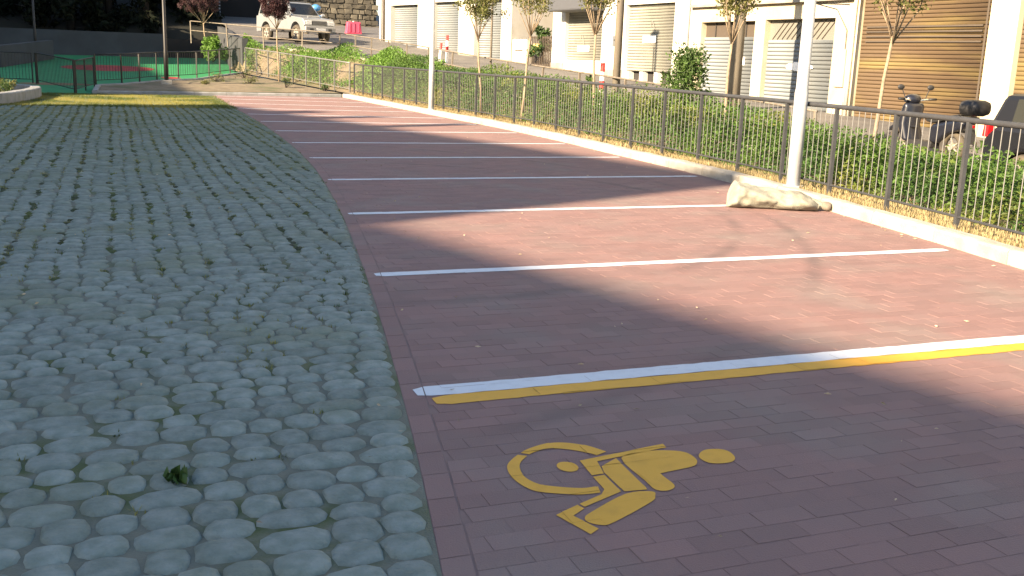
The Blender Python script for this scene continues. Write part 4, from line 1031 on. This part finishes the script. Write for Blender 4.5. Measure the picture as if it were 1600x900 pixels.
for s in (-1, 1):
    MB().prism([(-2.03, .80), (-2.005, 1.0), (-1.95, 1.04), (-1.92, .98), (-1.94, .80)], s*.77-.075, s*.77+.075).build('tail_light', M['tail'], K, bevel=.015)
    MB().box(1.86, 2.03, s*.62-.15, s*.62+.15, .62, .76).build('headlight', M['lamp_glass'], K, bevel=.02)
    MB().blob((.75, s*.95, 1.0), (.07, .11, .07), 8, 6).build('mirror', M['navy'], K, True)
    MB().box(-.9, 1.0, s*.846-.01, s*.846+.01, .45, .53).build('side_moulding', M['bumper_grey'], K)
    for wx in (-1.3, 1.25): wheel(K, wx, s*.73, .30, .2, s)
MB().box(-2.12, -1.98, -.80, .80, .30, .52).build('bumper', M['bumper_grey'], K, bevel=.04)
MB().box(2.0, 2.1, -.80, .80, .30, .50).build('bumper', M['navy'], K, bevel=.04)
MB().box(-2.035, -2.025, -.26, .26, .56, .66).build('number_plate', M['plate'], K)
# scooter with top box
sx, sy = 12.89, 13.66
T = empty('scooter', (sx, sy, float(ZS(sy))-.02), math.atan2(1., .05), label='dark scooter with a black top box parked before the rusty shutter', cat='scooter')
def swheel(x, r):
    o = MB().torus((0, 0, 0), (0, 1, 0), r*.78, r*.22, 22, 8).build('wheel', M['tyre'], T, True); o.location = (x, 0, r)
    MB().disc((0, 0, 0), (0, 1, 0), r*.2, .1, 10).build('hub', M['rim'], o)
    for k in range(5): a = k*2*math.pi/5; MB().tube([(0, 0, 0), (math.cos(a)*r*.66, 0, math.sin(a)*r*.66)], .014, 5).build('spoke', M['rim'], o)
T.scale = (1, 1, .93); swheel(.64, .29); swheel(-.62, .28)
MB().tube([(.64, .07, .29), (.50, .05, .70), (.40, 0, .98)], .022, 8).tube([(.64, -.07, .29), (.50, -.05, .70), (.40, 0, .98)], .022, 8).build('fork', M['galv'], T, True)
MB().prism([(.34, .56), (.52, .62), (.72, .63), (.93, .50), (.95, .45), (.70, .585), (.5, .57)], -.07, .07).build('front_fender', M['scooter'], T, bevel=.02)
MB().prism([(.30, .30), (.40, .30), (.58, .62), (.50, .95), (.40, 1.02), (.36, .92), (.42, .62)], -.20, .20).build('leg_shield', M['scooter'], T, smooth=True, bevel=.075)
MB().prism([(-.25, .22), (.34, .22), (.38, .34), (-.28, .33)], -.15, .15).build('floorboard', M['trim'], T, bevel=.02)
MB().prism([(-.98, .72), (-.85, .80), (-.2, .66), (-.16, .36), (-.32, .30), (-.62, .52), (-.9, .60)], -.15, .15).build('rear_body', M['scooter'], T, smooth=True, bevel=.07)
MB().prism([(-.86, .802), (-.82, .87), (-.45, .80), (-.1, .78), (-.05, .70), (-.2, .67)], -.14, .14).build('seat', M['seat'], T, bevel=.03)
MB().tube([(.36, -.36, 1.07), (.40, -.15, 1.05), (.42, 0, 1.02), (.40, .15, 1.05), (.36, .36, 1.07)], .018, 8).build('handlebar', M['chrome'], T, True)
for s in (-1, 1):
    MB().tube([(.365, s*.26, 1.065), (.345, s*.39, 1.07)], .022, 8).build('grip', M['seat'], T, True)
    mo = MB().tube([(.40, s*.2, 1.06), (.42, s*.28, 1.24)], .008, 5).build('mirror_stalk', M['trim'], T)
    MB().blob((.42, s*.31, 1.28), (.025, .075, .05), 8, 6).build('mirror', M['trim'], mo, True)
MB().blob((.47, 0, 1.06), (.11, .17, .10), 12, 8).build('headlight_cowl', M['scooter'], T, True)
MB().blob((.555, 0, 1.05), (.04, .09, .06), 10, 6).build('headlight', M['lamp_glass'], T, True)
MB().prism([(-1.02, .78), (-.75, .80), (-.72, .84), (-1.02, .83)], -.11, .11).build('rack', M['galv'], T)
tb = MB().box(-1.20, -.82, -.20, .20, .845, 1.12).build('top_box', M['trim'], T, smooth=True, bevel=.10)
MB().box(-1.02, -.98, -.05, .05, .64, .69).build('tail_light', M['tail'], T, bevel=.01)
MB().prism([(-1.06, .36), (-1.0, .62), (-.96, .62), (-1.02, .36)], -.07, .07).build('mudguard', M['trim'], T)
MB().tube([(-.2, -.16, .27), (-.5, -.18, .3), (-.9, -.19, .36)], [.03, .045, .05], 8).build('exhaust', M['chrome'], T, True)
MB().tube([(-.15, .1, .25), (-.05, .24, .0)], .012, 6).build('stand', M['galv'], T)
# covered blue motorbike and red barrier up the street
Q = empty('moped', (9.35, 51.6, float(ZS(51.6))), math.radians(-70), label='blue moped parked behind the silver off-road car', cat='moped')
for wx in (-.6, .62):
    o = MB().torus((0, 0, 0), (0, 1, 0), .22, .06, 20, 8).build('wheel', M['tyre'], Q, True); o.location = (wx, 0, .28); MB().disc((0, 0, 0), (0, 1, 0), .06, .1, 8).build('hub', M['rim'], o)
MB().prism([(-.85, .55), (-.7, .8), (-.1, .72), (.1, .32), (.35, .32), (.5, .95), (.62, .92), (.5, .3), (.3, .2), (-.3, .2), (-.4, .45)], -.17, .17).build('body', M['blue'], Q, bevel=.05)
MB().prism([(-.8, .81), (-.7, .9), (-.15, .84), (-.08, .74), (-.65, .81)], -.15, .15).build('seat', M['seat'], Q, bevel=.02)
MB().tube([(.45, -.34, 1.08), (.52, 0, 1.02), (.45, .34, 1.08)], .02, 6).build('handlebar', M['trim'], Q, True)
MB().blob((.35, 0, 1.28), (.2, .24, .17), 12, 8).build('windshield', M['blue'], Q, True)
MB().tube([(.62, 0, .28), (.5, 0, .95)], .03, 6).build('fork', M['galv'], Q, True)
bz = float(ZS(53.2)); X = empty('plastic_barrier', (11.75, 53.2, bz), math.radians(4), label='faded red plastic road barrier before the rubble wall', cat='barrier')
X.scale = (.78, .9, .9)
b = MB().prism([(-.55, 0), (.55, 0), (.50, .2), (.44, .66), (-.44, .66), (-.50, .2)], -.18, .18); b.build('body', M['pink'], X, bevel=.04)
for x in (-.3, 0., .3): MB().box(x-.05, x+.05, -.205, -.181, .08, .58).build('rib', M['pink'], X, bevel=.01)
MB().tube([(0, 0, .655), (0, 0, .70)], .06, 10).build('filler_cap', M['white_plastic'], X)
